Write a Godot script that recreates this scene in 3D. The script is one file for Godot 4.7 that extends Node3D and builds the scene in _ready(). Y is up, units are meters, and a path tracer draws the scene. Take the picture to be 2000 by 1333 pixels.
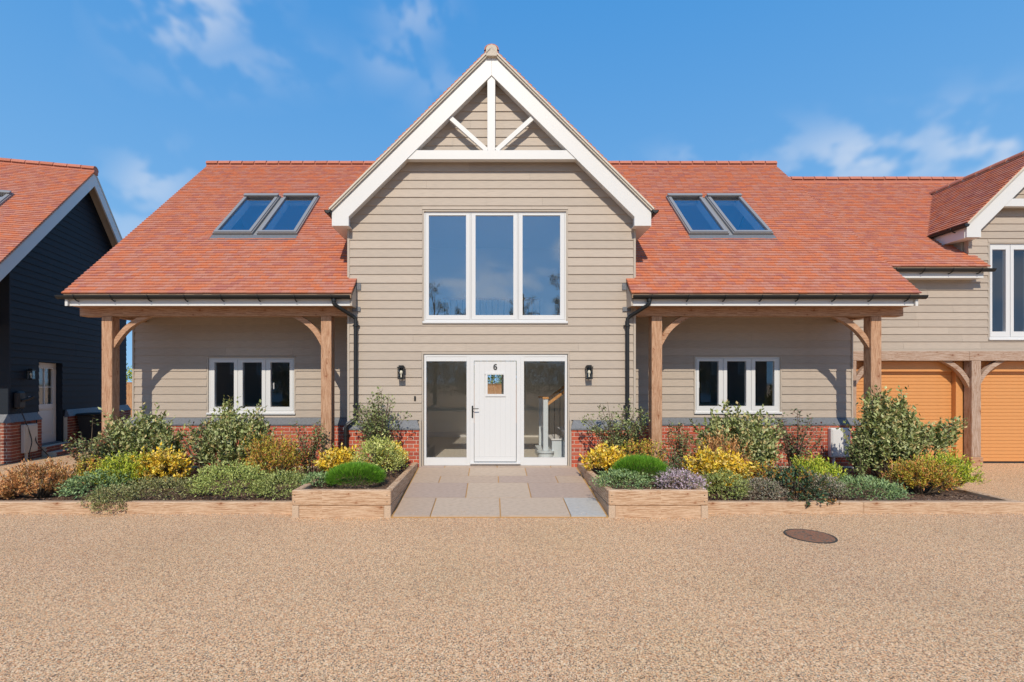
extends Node3D
# A gabled village house with oak porches, planted beds and a gravel forecourt.

var M := {}
var T := {}
var rng := RandomNumberGenerator.new()
var counts := {}
var shared := {}

# ---------------------------------------------------------------- mesh builder
class Mb:
	var v := PackedVector3Array()
	var n := PackedVector3Array()
	func tri(a: Vector3, b: Vector3, c: Vector3) -> void:
		var m := (b - a).cross(c - a).normalized()
		v.append(a); v.append(c); v.append(b)
		n.append(m); n.append(m); n.append(m)
	func quad(a: Vector3, b: Vector3, c: Vector3, d: Vector3) -> void:
		tri(a, b, c)
		tri(a, c, d)
	func box(p: Vector3, q: Vector3) -> void:
		hexa([Vector3(p.x, p.y, q.z), Vector3(q.x, p.y, q.z), Vector3(q.x, q.y, q.z), Vector3(p.x, q.y, q.z),
			Vector3(p.x, p.y, p.z), Vector3(q.x, p.y, p.z), Vector3(q.x, q.y, p.z), Vector3(p.x, q.y, p.z)])
	func hexa(h: Array) -> void:   # 0-3 the front face counter-clockwise, 4-7 the same corners behind
		quad(h[0], h[1], h[2], h[3])
		quad(h[5], h[4], h[7], h[6])
		quad(h[4], h[0], h[3], h[7])
		quad(h[1], h[5], h[6], h[2])
		quad(h[3], h[2], h[6], h[7])
		quad(h[4], h[5], h[1], h[0])
	func bevel(p: Vector3, q: Vector3, b: float) -> void:
		var c := (p + q) / 2.0
		var e := (q - p) / 2.0
		b = minf(b, minf(e.x, minf(e.y, e.z)) * 0.9)
		var ax := [Vector3.RIGHT, Vector3.UP, Vector3.BACK]
		for i in 3:
			var j := (i + 1) % 3
			var k := (i + 2) % 3
			for s in [-1.0, 1.0]:
				var o: Vector3 = c + ax[i] * e[i] * s
				var u: Vector3 = ax[j] * (e[j] - b)
				var w: Vector3 = ax[k] * (e[k] - b)
				if s > 0:
					quad(o - u - w, o + u - w, o + u + w, o - u + w)
				else:
					quad(o - u - w, o - u + w, o + u + w, o + u - w)
			for s in [-1.0, 1.0]:
				for t in [-1.0, 1.0]:
					var a1: Vector3 = c + ax[i] * e[i] * s + ax[j] * (e[j] - b) * t
					var a2: Vector3 = c + ax[i] * (e[i] - b) * s + ax[j] * e[j] * t
					var w: Vector3 = ax[k] * (e[k] - b)
					if s * t > 0:
						quad(a1 - w, a2 - w, a2 + w, a1 + w)
					else:
						quad(a2 - w, a1 - w, a1 + w, a2 + w)
		for sx in [-1.0, 1.0]:
			for sy in [-1.0, 1.0]:
				for sz in [-1.0, 1.0]:
					var px := c + Vector3(e.x * sx, (e.y - b) * sy, (e.z - b) * sz)
					var py := c + Vector3((e.x - b) * sx, e.y * sy, (e.z - b) * sz)
					var pz := c + Vector3((e.x - b) * sx, (e.y - b) * sy, e.z * sz)
					if sx * sy * sz > 0: tri(px, py, pz)
					else: tri(px, pz, py)
	func prism(poly: PackedVector2Array, z0: float, z1: float) -> void:   # an x-y outline, counter-clockwise, from z0 to z1
		var idx := Geometry2D.triangulate_polygon(poly)
		for i in range(0, idx.size(), 3):
			var a := poly[idx[i]]
			var b := poly[idx[i + 1]]
			var c := poly[idx[i + 2]]
			if (b - a).cross(c - a) < 0:
				var t := b
				b = c
				c = t
			tri(Vector3(a.x, a.y, z1), Vector3(b.x, b.y, z1), Vector3(c.x, c.y, z1))
			tri(Vector3(a.x, a.y, z0), Vector3(c.x, c.y, z0), Vector3(b.x, b.y, z0))
		for i in poly.size():
			var a := poly[i]
			var b := poly[(i + 1) % poly.size()]
			quad(Vector3(a.x, a.y, z0), Vector3(b.x, b.y, z0), Vector3(b.x, b.y, z1), Vector3(a.x, a.y, z1))
	func tube(path: PackedVector3Array, radii, sides := 10, caps := true) -> void:
		var rings := []
		var side := Vector3.ZERO
		for i in path.size():
			var d := (path[mini(i + 1, path.size() - 1)] - path[maxi(i - 1, 0)]).normalized()
			if side == Vector3.ZERO:
				side = d.cross(Vector3.UP if absf(d.y) < 0.9 else Vector3.RIGHT).normalized()
			side = (side - d * side.dot(d)).normalized()
			var up := side.cross(d)
			var r: float = radii[i] if radii is Array else radii
			var ring := []
			for k in sides:
				var a := TAU * k / sides
				ring.append(path[i] + (side * cos(a) + up * sin(a)) * r)
			rings.append(ring)
		for i in rings.size() - 1:
			for k in sides:
				var l := (k + 1) % sides
				quad(rings[i][l], rings[i][k], rings[i + 1][k], rings[i + 1][l])
		if caps:
			for k in range(1, sides - 1):
				tri(rings[0][0], rings[0][k], rings[0][k + 1])
				var z: Array = rings[-1]
				tri(z[0], z[k + 1], z[k])
	func lathe(prof: PackedVector2Array, at: Vector3, sides := 24) -> void:   # (radius, height) from the bottom up
		for i in prof.size() - 1:
			for k in sides:
				var a := TAU * k / sides
				var b := TAU * (k + 1) / sides
				var f := func(p: Vector2, t: float) -> Vector3: return at + Vector3(cos(t) * p.x, p.y, -sin(t) * p.x)
				quad(f.call(prof[i], a), f.call(prof[i], b), f.call(prof[i + 1], b), f.call(prof[i + 1], a))
	func mesh() -> ArrayMesh:
		var arr := []
		arr.resize(Mesh.ARRAY_MAX)
		arr[Mesh.ARRAY_VERTEX] = v
		arr[Mesh.ARRAY_NORMAL] = n
		var m := ArrayMesh.new()
		m.add_surface_from_arrays(Mesh.PRIMITIVE_TRIANGLES, arr)
		return m

func numbered(called: String) -> String:
	counts[called] = counts.get(called, -1) + 1
	return called if counts[called] == 0 else "%s_%03d" % [called, counts[called]]

func put(called: String, mesh: Mesh, m: Material, parent: Node3D, tr := Transform3D()) -> MeshInstance3D:
	var o := MeshInstance3D.new()
	o.name = called if parent != self else numbered(called)
	o.mesh = mesh
	o.material_override = m
	o.transform = tr
	parent.add_child(o, true)
	return o

func mput(called: String, b: Mb, m: Material, parent: Node3D, tr := Transform3D()) -> MeshInstance3D:
	return put(called, b.mesh(), m, parent, tr)

func pbox(called: String, p: Vector3, q: Vector3, m: Material, parent: Node3D, bev := 0.0, tr := Transform3D()) -> MeshInstance3D:
	var b := Mb.new()
	if bev > 0.0: b.bevel(p, q, bev)
	else: b.box(p, q)
	return mput(called, b, m, parent, tr)

func thing(called: String, label: String, category: String, at := Vector3.ZERO, turn := 0.0, group := "") -> Node3D:
	var o := Node3D.new()
	o.name = numbered(called)
	o.position = at
	o.rotation.y = turn
	add_child(o)
	tag(o, label, category, group)
	return o

func tag(o: Node3D, label: String, category: String, group := "") -> void:
	o.set_meta("label", label)
	o.set_meta("category", category)
	if group: o.set_meta("group", group)

func struct(o: Node3D, label := "") -> Node3D:
	o.set_meta("kind", "structure")
	if label: o.set_meta("label", label)
	return o

func many(called: String, mesh: Mesh, m: Material, parent: Node3D, trs: Array, cols: Array) -> MultiMeshInstance3D:
	var mm := MultiMesh.new()
	mm.transform_format = MultiMesh.TRANSFORM_3D
	mm.use_colors = true
	mm.mesh = mesh
	mm.instance_count = trs.size()
	for i in trs.size():
		mm.set_instance_transform(i, trs[i])
		mm.set_instance_color(i, cols[i])
	var o := MultiMeshInstance3D.new()
	o.name = called
	o.multimesh = mm
	o.material_override = m
	o.set_meta("kind", "stuff")
	parent.add_child(o, true)
	return o

# ---------------------------------------------------------------- materials
func lin(r: float, g: float, b: float, a := 1.0) -> Color:
	var c := Color(r, g, b).linear_to_srgb()
	c.a = a
	return c

func noise_tex(size: int, freq: float, ramp: Array, opts := {}) -> NoiseTexture2D:
	var f := FastNoiseLite.new()
	f.seed = opts.get("seed", 3)
	f.frequency = freq
	f.noise_type = opts.get("type", FastNoiseLite.TYPE_SIMPLEX_SMOOTH)
	f.fractal_type = opts.get("fractal", FastNoiseLite.FRACTAL_FBM)
	f.fractal_octaves = opts.get("oct", 4)
	if opts.has("ret"):
		f.cellular_return_type = opts.ret
		f.cellular_jitter = 0.95
	var t := NoiseTexture2D.new()
	t.width = size
	t.height = size
	t.seamless = true
	t.seamless_blend_skirt = opts.get("skirt", 0.1)
	t.noise = f
	if opts.has("bump"):
		t.as_normal_map = true
		t.bump_strength = opts.bump
	if ramp:
		var g := Gradient.new()
		var offs := PackedFloat32Array()
		var cols := PackedColorArray()
		for r in ramp:
			offs.append(r[0])
			cols.append(r[1])
		g.offsets = offs
		g.colors = cols
		if opts.get("steps", false): g.interpolation_mode = Gradient.GRADIENT_INTERPOLATE_CONSTANT
		t.color_ramp = g
	return t

func mat(called: String, c: Color, rough := 0.7, tex = null, scale := Vector3.ONE, nrm = null, nscale := 0.5) -> StandardMaterial3D:
	var m := StandardMaterial3D.new()
	m.resource_name = called
	m.albedo_color = c
	m.roughness = rough
	if tex:
		m.albedo_texture = tex
	if nrm:
		m.normal_enabled = true
		m.normal_texture = nrm
		m.normal_scale = nscale
	if tex or nrm:
		m.uv1_triplanar = true
		m.uv1_world_triplanar = true
		m.uv1_scale = scale
		m.uv1_triplanar_sharpness = 4.0
	M[called] = m
	return m

func grey(k: float) -> Color:
	return Color(k, k, k)

func wood_image(upright: bool, seed_: int) -> ImageTexture:
	# 2.4 m by 0.6 m of planed timber: long wavering grain that runs round scattered knots
	var w := 1024
	var h := 256
	var r := RandomNumberGenerator.new()
	r.seed = seed_
	var knots := []
	for i in 13:
		knots.append([r.randf_range(40, w - 40), r.randf_range(14, h - 14), r.randf_range(4.0, 9.5), r.randf_range(0.5, 1.0)])
	var f := FastNoiseLite.new()
	f.seed = seed_
	f.frequency = 1.0
	f.fractal_octaves = 4
	var im := Image.create(h if upright else w, w if upright else h, false, Image.FORMAT_RGB8)
	for y in h:
		for x in w:
			var yy := float(y) + 7.0 * f.get_noise_2d(x * 0.003, y * 0.006)
			var core_ := 0.0
			for k in knots:
				var dx: float = x - k[0]
				if absf(dx) > k[2] * 9.0: continue
				var dy: float = y - k[1]
				var q: float = dx * dx / (k[2] * k[2] * 14.0) + dy * dy / (k[2] * k[2] * 5.0)
				if q > 5.0: continue
				yy -= dy * exp(-q) * 0.75
				core_ = maxf(core_, k[3] * smoothstep(1.25, 0.25, sqrt(dx * dx * 0.6 + dy * dy) / k[2]))
				core_ = maxf(core_, k[3] * 0.3 * exp(-q * 0.9))
			var g := 0.5 + 0.5 * f.get_noise_2d(x * 0.006, yy * 0.16)
			var fine := 0.5 + 0.5 * f.get_noise_2d(x * 0.025 + 300.0, yy * 0.7)
			var t := clampf(0.62 * g + 0.38 * fine, 0.0, 1.0)
			var c := Color(0.74, 0.62, 0.52).lerp(Color(1.0, 0.985, 0.965), smoothstep(0.25, 0.62, t))
			c = c.lerp(Color(0.6, 0.4, 0.27), core_ * 0.85)
			if upright: im.set_pixel(y, x, c)
			else: im.set_pixel(x, y, c)
	return ImageTexture.create_from_image(im)

func make_materials() -> void:
	T.grain = noise_tex(512, 0.03, [[0.0, grey(0.9)], [0.5, grey(0.97)], [1.0, grey(1.0)]], {"oct": 5})
	T.grain_n = noise_tex(512, 0.05, [], {"oct": 4, "bump": 4.0})
	T.wood = wood_image(false, 5)
	T.wood_up = wood_image(true, 6)
	T.mottle = noise_tex(512, 0.03, [[0.0, grey(0.8)], [0.5, grey(0.94)], [1.0, grey(1.0)]], {"oct": 5, "seed": 5})
	T.fine_n = noise_tex(512, 0.06, [], {"oct": 4, "bump": 8.0, "seed": 6})
	var st := [Color8(241, 213, 186), Color8(218, 178, 142), Color8(212, 155, 116), Color8(231, 194, 169), Color8(170, 151, 136), Color8(230, 191, 156), Color8(112, 94, 82), Color8(250, 234, 214), Color8(215, 169, 134), Color8(221, 198, 177), Color8(192, 134, 98), Color8(235, 203, 169), Color8(138, 116, 101), Color8(238, 209, 179), Color8(226, 185, 148), Color8(90, 76, 68), Color8(211, 181, 157)]
	var ramp := []
	for i in st.size():
		ramp.append([float(i) / st.size(), st[i]])
	T.gravel = noise_tex(2048, 0.11, ramp, {"type": FastNoiseLite.TYPE_CELLULAR, "fractal": FastNoiseLite.FRACTAL_NONE, "ret": FastNoiseLite.RETURN_CELL_VALUE, "steps": true, "skirt": 0.02})
	T.gravel_n = noise_tex(2048, 0.11, [], {"type": FastNoiseLite.TYPE_CELLULAR, "fractal": FastNoiseLite.FRACTAL_NONE, "ret": FastNoiseLite.RETURN_DISTANCE, "bump": 5.0, "skirt": 0.02})
	T.soil = noise_tex(1024, 0.09, [[0.0, Color8(92, 66, 50)], [0.2, Color8(140, 108, 84)], [0.4, Color8(112, 84, 66)], [0.6, Color8(168, 136, 112)], [0.8, Color8(72, 52, 42)]], {"type": FastNoiseLite.TYPE_CELLULAR, "fractal": FastNoiseLite.FRACTAL_NONE, "ret": FastNoiseLite.RETURN_CELL_VALUE, "steps": true, "skirt": 0.03})
	T.rust = noise_tex(512, 0.02, [[0.0, Color8(110, 100, 92)], [0.38, Color8(150, 126, 108)], [0.5, Color8(202, 130, 94)], [0.6, Color8(140, 124, 112)], [0.72, Color8(182, 124, 94)], [1.0, Color8(160, 140, 124)]], {"oct": 5, "seed": 21})

	for i in 4:
		var k: float = [1.0, 0.945, 1.04, 0.975][i]
		mat("clad%d" % i, lin(0.462 * k, 0.386 * k, 0.316 * k), 0.62, T.grain, Vector3(0.25, 5, 5), T.grain_n, 0.1)
		mat("black%d" % i, lin(0.0105 * k, 0.0175 * k, 0.029 * k), 0.68, T.grain, Vector3(5, 5, 0.25), T.grain_n, 0.15).metallic_specular = 0.4
	mat("trim", lin(0.43, 0.368, 0.305), 0.6)
	mat("white", lin(0.655, 0.65, 0.64), 0.45, null, Vector3(3, 3, 3), T.grain_n, 0.08)
	mat("upvc", lin(0.65, 0.65, 0.65), 0.32)
	var lay := Vector3(1.0 / 2.4, 1.0 / 0.6, 1.0 / 0.6)
	var rise := Vector3(1.0 / 0.6, 1.0 / 2.4, 1.0 / 0.6)
	var deep := Vector3(1.0 / 0.6, 1.0 / 0.6, 1.0 / 2.4)
	mat("oak_v", lin(0.53, 0.34, 0.225), 0.75, T.wood_up, rise, T.grain_n, 0.15)
	mat("oak_h", lin(0.53, 0.34, 0.225), 0.75, T.wood, lay, T.grain_n, 0.15)
	mat("oak_grey_v", lin(0.47, 0.37, 0.31), 0.8, T.wood_up, rise, T.grain_n, 0.15)
	mat("oak_grey_h", lin(0.47, 0.37, 0.31), 0.8, T.wood, lay, T.grain_n, 0.15)
	mat("sleeper_x", lin(0.6, 0.445, 0.315), 0.8, T.wood, lay, T.grain_n, 0.15)
	mat("sleeper_z", lin(0.6, 0.445, 0.315), 0.8, T.wood, Vector3(1.0 / 0.6, 1.0 / 0.6, 1.0 / 2.4), T.grain_n, 0.15)
	mat("sleeper_end", lin(0.6, 0.445, 0.315), 0.85, T.mottle, Vector3(3, 3, 3), T.grain_n, 0.3)
	mat("deck_timber", lin(0.3, 0.2, 0.13), 0.85)
	mat("nail", lin(0.08, 0.07, 0.06), 0.5)
	var tc := [[0.56, 0.196, 0.109], [0.585, 0.221, 0.129], [0.52, 0.177, 0.106], [0.56, 0.232, 0.156], [0.485, 0.17, 0.121], [0.63, 0.191, 0.083], [0.55, 0.221, 0.151], [0.6, 0.196, 0.096]]
	T.tile_cols = []
	for i in tc.size():
		mat("tile%d" % i, lin(tc[i][0], tc[i][1], tc[i][2]), 0.85, T.mottle, Vector3(2, 2, 2), T.fine_n, 0.3)
		T.tile_cols.append(Color(tc[i][0], tc[i][1], tc[i][2]))
	mat("tile_many", Color.WHITE, 0.85, T.mottle, Vector3(2, 2, 2), T.fine_n, 0.3).vertex_color_use_as_albedo = true
	mat("ridge", lin(0.58, 0.21, 0.135), 0.85, T.mottle, Vector3(2, 2, 2))
	mat("mortar", lin(0.66, 0.58, 0.48), 0.95, T.mottle, Vector3(4, 4, 4))
	mat("undercloak", lin(0.72, 0.66, 0.56), 0.9, T.mottle, Vector3(3, 3, 3))
	var bc := [[0.562, 0.11, 0.06], [0.594, 0.131, 0.068], [0.486, 0.095, 0.055], [0.54, 0.147, 0.09], [0.432, 0.089, 0.055], [0.605, 0.116, 0.055]]
	T.brick_cols = []
	for i in bc.size():
		mat("brick%d" % i, lin(bc[i][0], bc[i][1], bc[i][2]), 0.9, T.mottle, Vector3(5, 5, 5), T.fine_n, 0.5)
		T.brick_cols.append(Color(bc[i][0], bc[i][1], bc[i][2]))
	for i in 6:
		var q: Array = [[0.3, 0.085, 0.055], [0.34, 0.1, 0.06], [0.25, 0.075, 0.05], [0.31, 0.11, 0.075], [0.22, 0.065, 0.045], [0.36, 0.1, 0.055]][i]
		mat("brown_brick%d" % i, lin(q[0], q[1], q[2]), 0.9, T.mottle, Vector3(5, 5, 5), T.fine_n, 0.5)
	mat("brick_many", Color.WHITE, 0.9, T.mottle, Vector3(5, 5, 5), T.fine_n, 0.5).vertex_color_use_as_albedo = true
	mat("lead", lin(0.17, 0.18, 0.2), 0.55, T.mottle, Vector3(1.2, 1.2, 1.2), T.fine_n, 0.3)
	mat("iron", lin(0.01, 0.011, 0.012), 0.5)
	mat("plastic_black", lin(0.015, 0.015, 0.017), 0.5)
	mat("skylight_frame", lin(0.24, 0.24, 0.245), 0.45)
	mat("skylight_dark", lin(0.24, 0.24, 0.245), 0.45)
	var g := mat("glass", Color(0, 0, 0, 0.02), 0.0)
	g.transparency = BaseMaterial3D.TRANSPARENCY_ALPHA
	# solar control glazing: a thin metal film that mirrors a part of the light and lets the rest through
	var film := Image.create(4, 4, false, Image.FORMAT_RGB8)
	film.fill(Color.WHITE)
	for q in [["glass_coated", 0.28], ["glass_low", 0.07]]:
		var gc := mat(q[0], lin(0.85, 0.92, 1.0, q[1]), 0.0)
		gc.albedo_texture = ImageTexture.create_from_image(film)
		gc.transparency = BaseMaterial3D.TRANSPARENCY_ALPHA
		gc.metallic = 1.0
	mat("garage_door", lin(0.68, 0.31, 0.105), 0.5, T.grain, Vector3(0.35, 9, 9), T.grain_n, 0.15)
	mat("plaster", lin(0.82, 0.8, 0.74), 0.9)
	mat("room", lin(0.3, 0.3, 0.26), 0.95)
	mat("floor_tile", lin(0.6, 0.55, 0.46), 0.45, T.mottle, Vector3(1, 1, 1))
	mat("stair_paint", lin(0.56, 0.62, 0.65), 0.4)
	mat("stair_oak", lin(0.6, 0.32, 0.1), 0.45, T.wood, lay)
	mat("gravel", lin(0.93, 0.855, 0.7), 0.9, T.gravel, Vector3(0.62, 0.62, 0.62), T.gravel_n, 0.7).vertex_color_use_as_albedo = true
	mat("soil", lin(0.62, 0.6, 0.58), 0.95, T.soil, Vector3(0.9, 0.9, 0.9), T.fine_n, 1.0)
	for i in 4:
		var c: Array = [[0.46, 0.35, 0.27], [0.5, 0.39, 0.3], [0.42, 0.32, 0.265], [0.44, 0.425, 0.405]][i]
		mat("slab%d" % i, lin(c[0], c[1], c[2]), 0.8, T.grain, Vector3(0.6, 2, 1.5), T.fine_n, 0.15)
	mat("joint", lin(0.5, 0.29, 0.11), 0.95, T.mottle, Vector3(6, 6, 6))
	mat("cast_iron", lin(0.66, 0.6, 0.54), 0.75, T.rust, Vector3(1.3, 1.3, 1.3), T.fine_n, 0.8)
	mat("cast_rim", lin(0.05, 0.045, 0.04), 0.8)
	mat("brass", lin(0.6, 0.42, 0.16), 0.3).metallic = 1.0
	mat("meter_box", lin(0.66, 0.66, 0.66), 0.45)
	mat("meter_box_grey", lin(0.5, 0.47, 0.43), 0.5)
	mat("bark", lin(0.14, 0.1, 0.065), 0.9)
	mat("fence", lin(0.5, 0.3, 0.16), 0.85, T.wood_up, rise)
	mat("bulb", lin(0.8, 0.76, 0.62), 0.2)
	mat("far_wall", lin(0.2, 0.17, 0.14), 0.9)
	mat("far_roof", lin(0.25, 0.08, 0.05), 0.9)
	var lf := mat("leaf", Color.WHITE, 0.55)
	lf.vertex_color_use_as_albedo = true
	lf.backlight_enabled = true
	lf.backlight = Color(0.25, 0.27, 0.12)
	var lg := mat("leaf_gloss", Color.WHITE, 0.42)
	lg.vertex_color_use_as_albedo = true

# ---------------------------------------------------------------- sky
func make_sky() -> PanoramaSkyMaterial:
	var w := 1536
	var h := 768
	var f := FastNoiseLite.new()
	f.seed = 11
	f.frequency = 2.2
	f.fractal_type = FastNoiseLite.FRACTAL_FBM
	f.fractal_octaves = 5
	f.fractal_gain = 0.55
	var f2 := FastNoiseLite.new()
	f2.seed = 4
	f2.frequency = 1.1
	f2.fractal_octaves = 3
	var im := Image.create(w, h, false, Image.FORMAT_RGBF)
	# soft single clouds: direction (x over depth, height over depth), half sizes, strength; all lie in the north
	var puffs := [[-0.62, 0.775, 0.11, 0.085, 1.0], [-0.52, 0.66, 0.16, 0.05, 0.35], [-0.16, 0.76, 0.06, 0.05, 0.5], [-0.2, 0.67, 0.06, 0.05, 0.4], [-0.1, 0.61, 0.07, 0.05, 0.25], [-0.7, 0.41, 0.07, 0.06, 0.75], [-0.73, 0.31, 0.09, 0.06, 0.5],
		[0.46, 0.46, 0.09, 0.03, 0.6], [0.62, 0.475, 0.04, 0.03, 0.5], [0.78, 0.47, 0.15, 0.055, 1.0], [0.68, 0.42, 0.13, 0.03, 0.8], [1.02, 0.49, 0.14, 0.075, 1.0], [1.1, 0.54, 0.08, 0.06, 0.6]]
	for j in h:
		var el := (0.5 - (j + 0.5) / h) * PI
		var y := sin(el)
		var c := cos(el)
		for i in w:
			var az := (i + 0.5) / w * TAU   # column 0 looks north, -z
			var d := Vector3(sin(az) * c, y, -cos(az) * c)
			var col: Color
			if y < 0.0:
				col = Color(0.3, 0.26, 0.2)
			else:
				var t := pow(1.0 - y, 1.75)
				col = Color(0.024, 0.25, 0.675).lerp(Color(0.31, 0.59, 0.9), t)
				var warp := f2.get_noise_3d(d.x * 2.0, d.y * 2.0, d.z * 2.0)
				var amount := 0.0
				if d.z < -0.05:
					var px := d.x / -d.z
					var py := d.y / -d.z
					var nz := f.get_noise_3d(d.x * 4.6 + warp * 0.35, d.y * 6.5 + d.x * 0.8, d.z * 4.6)
					for p in puffs:
						var ex: float = (px - p[0]) / p[2]
						var ey: float = (py - p[1]) / p[3]
						var r := ex * ex + ey * ey
						if r < 5.0:
							amount = maxf(amount, p[4] * exp(-r * 0.75) * smoothstep(0.12, 0.85, 0.5 + nz * 1.5))
				if d.z > -0.15 and y > 0.02:
					var q := d / (y + 0.28)
					var nz2 := f.get_noise_3d(q.x * 0.62 + warp * 0.25, 3.0, q.z * 0.62)
					amount = maxf(amount, smoothstep(0.1, 0.45, nz2) * 0.9 * smoothstep(-0.15, 0.1, d.z) * smoothstep(0.02, 0.08, y))
				col = col.lerp(Color(0.86, 0.88, 0.92), amount * 0.5)
			im.set_pixel(i, j, col)
	var s := PanoramaSkyMaterial.new()
	s.panorama = ImageTexture.create_from_image(im)
	return s
# ---------------------------------------------------------------- building pieces
func tile_mesh() -> Mesh:
	if not shared.has("tile"):
		var b := Mb.new()
		var w := 0.496
		# a plain clay tile, slightly cambered along its length, lower edge at z = 0
		for i in 2:
			var za := -0.085 * i
			var zb := -0.085 * (i + 1)
			var ya := 0.0 if i == 0 else 0.0022
			var yb := 0.0022 if i == 0 else 0.002
			b.hexa([Vector3(-w, ya - 0.023, za), Vector3(w, ya - 0.023, za), Vector3(w, ya, za), Vector3(-w, ya, za), Vector3(-w, yb - 0.023, zb), Vector3(w, yb - 0.023, zb), Vector3(w, yb, zb), Vector3(-w, yb, zb)])
		shared.tile = b.mesh()
	return shared.tile

func tile_field(frame: Transform3D, up: float, limits: Callable, holes: Array, seed_: int) -> Array:
	rng.seed = seed_
	var out := []
	var rows := int(up / 0.1)
	for r in rows:
		var v := r * 0.1
		var lim = limits.call(v + 0.05)
		if lim == null: continue
		var x: float = lim[0] - (0.0825 if r % 2 else 0.0)
		while x < lim[1]:
			var a := maxf(x, lim[0])
			var b := minf(x + 0.165, lim[1])
			x += 0.165
			var hidden := false
			for k in holes:   # cut round roof windows
				if v < k[2] or v > k[3] or b <= k[0] or a >= k[1]: continue
				if a < k[0]: b = k[0]
				elif b > k[1]: a = k[1]
				else: hidden = true
			if hidden or b - a < 0.02: continue
			var t := Transform3D(Basis(Vector3.RIGHT, -0.215 + rng.randf_range(-0.012, 0.012)) * Basis(Vector3.UP, rng.randf_range(-0.008, 0.008)), Vector3((a + b) / 2.0, 0.042 + rng.randf_range(-0.0015, 0.002), -v + rng.randf_range(-0.003, 0.003)))
			t.basis = t.basis * Basis.from_scale(Vector3(b - a, 1, 1))
			out.append([frame * t, rng.randi() % 8, v])
	return out

func lay_tiles(roof: Node3D, tiles: Array, as_parts: int) -> void:
	tiles.sort_custom(func(a, b): return a[2] < b[2])
	var trs := []
	var cols := []
	for i in tiles.size():
		if i < as_parts:
			put("roof_tile", tile_mesh(), M["tile%d" % tiles[i][1]], roof, tiles[i][0])
		else:
			trs.append(tiles[i][0])
			cols.append(T.tile_cols[tiles[i][1]])
	many("upper_roof_tiles", tile_mesh(), M.tile_many, roof, trs, cols)

func ridge_mesh() -> Mesh:
	if not shared.has("ridge"):
		var b := Mb.new()
		var prev := []
		for i in 9:
			var a := PI * i / 8.0
			var ring := [Vector3(-0.16, sin(a) * 0.115, cos(a) * 0.14), Vector3(0.16, sin(a) * 0.115, cos(a) * 0.14), Vector3(-0.16, sin(a) * 0.098 - 0.002, cos(a) * 0.122), Vector3(0.16, sin(a) * 0.098 - 0.002, cos(a) * 0.122)]
			if prev:
				b.quad(prev[0], prev[1], ring[1], ring[0])
				b.quad(prev[3], prev[2], ring[2], ring[3])
				b.quad(prev[2], prev[0], ring[0], ring[2])
				b.quad(prev[1], prev[3], ring[3], ring[1])
			prev = ring
		shared.ridge = b.mesh()
	return shared.ridge

func ridge_run(roof: Node3D, from: Vector3, to: Vector3) -> void:
	var d := to - from
	var n := int(d.length() / 0.335)
	var u := d.normalized()
	var bs := Basis(u, Vector3.UP, u.cross(Vector3.UP))
	var bed := Mb.new()
	bed.prism(PackedVector2Array([Vector2(-0.1, -0.12), Vector2(0.1, -0.12), Vector2(0.108, 0.02), Vector2(0.075, 0.07), Vector2(0.0, 0.095), Vector2(-0.075, 0.07), Vector2(-0.108, 0.02)]), -d.length() / 2 + 0.01, d.length() / 2 - 0.006)
	mput("ridge_bedding", bed, M.mortar if absf(u.z) > 0.5 else M.ridge, roof, Transform3D(Basis(u.cross(Vector3.UP) * -1.0, Vector3.UP, u), (from + to) / 2))
	for i in n:
		put("ridge_tile", ridge_mesh(), M.ridge if i % 3 else M.tile2, roof, Transform3D(bs * Basis(Vector3.FORWARD, rng.randf_range(-0.008, 0.008)), from + u * (d.length() / n) * (i + 0.5) + Vector3(0, rng.randf_range(-0.003, 0.003), 0)))

func board(parent: Node3D, tr: Transform3D, a0: float, b0: float, a1: float, b1: float, y0: float, y1: float, m: Material) -> void:
	var s := Mb.new()
	var t := y1 + 0.008
	var tilt := rng.randf_range(-0.0016, 0.0016)   # boards are never quite true
	var proud := rng.randf_range(-0.001, 0.003)
	s.hexa([Vector3(a0, y0 - tilt, proud), Vector3(b0, y0 + tilt, proud), Vector3(b1, t, -0.016), Vector3(a1, t, -0.016), Vector3(a0, y0 - tilt, -0.026), Vector3(b0, y0 + tilt, -0.026), Vector3(b1, t, -0.026), Vector3(a1, t, -0.026)])
	mput("weatherboard", s, m, parent, tr)

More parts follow.
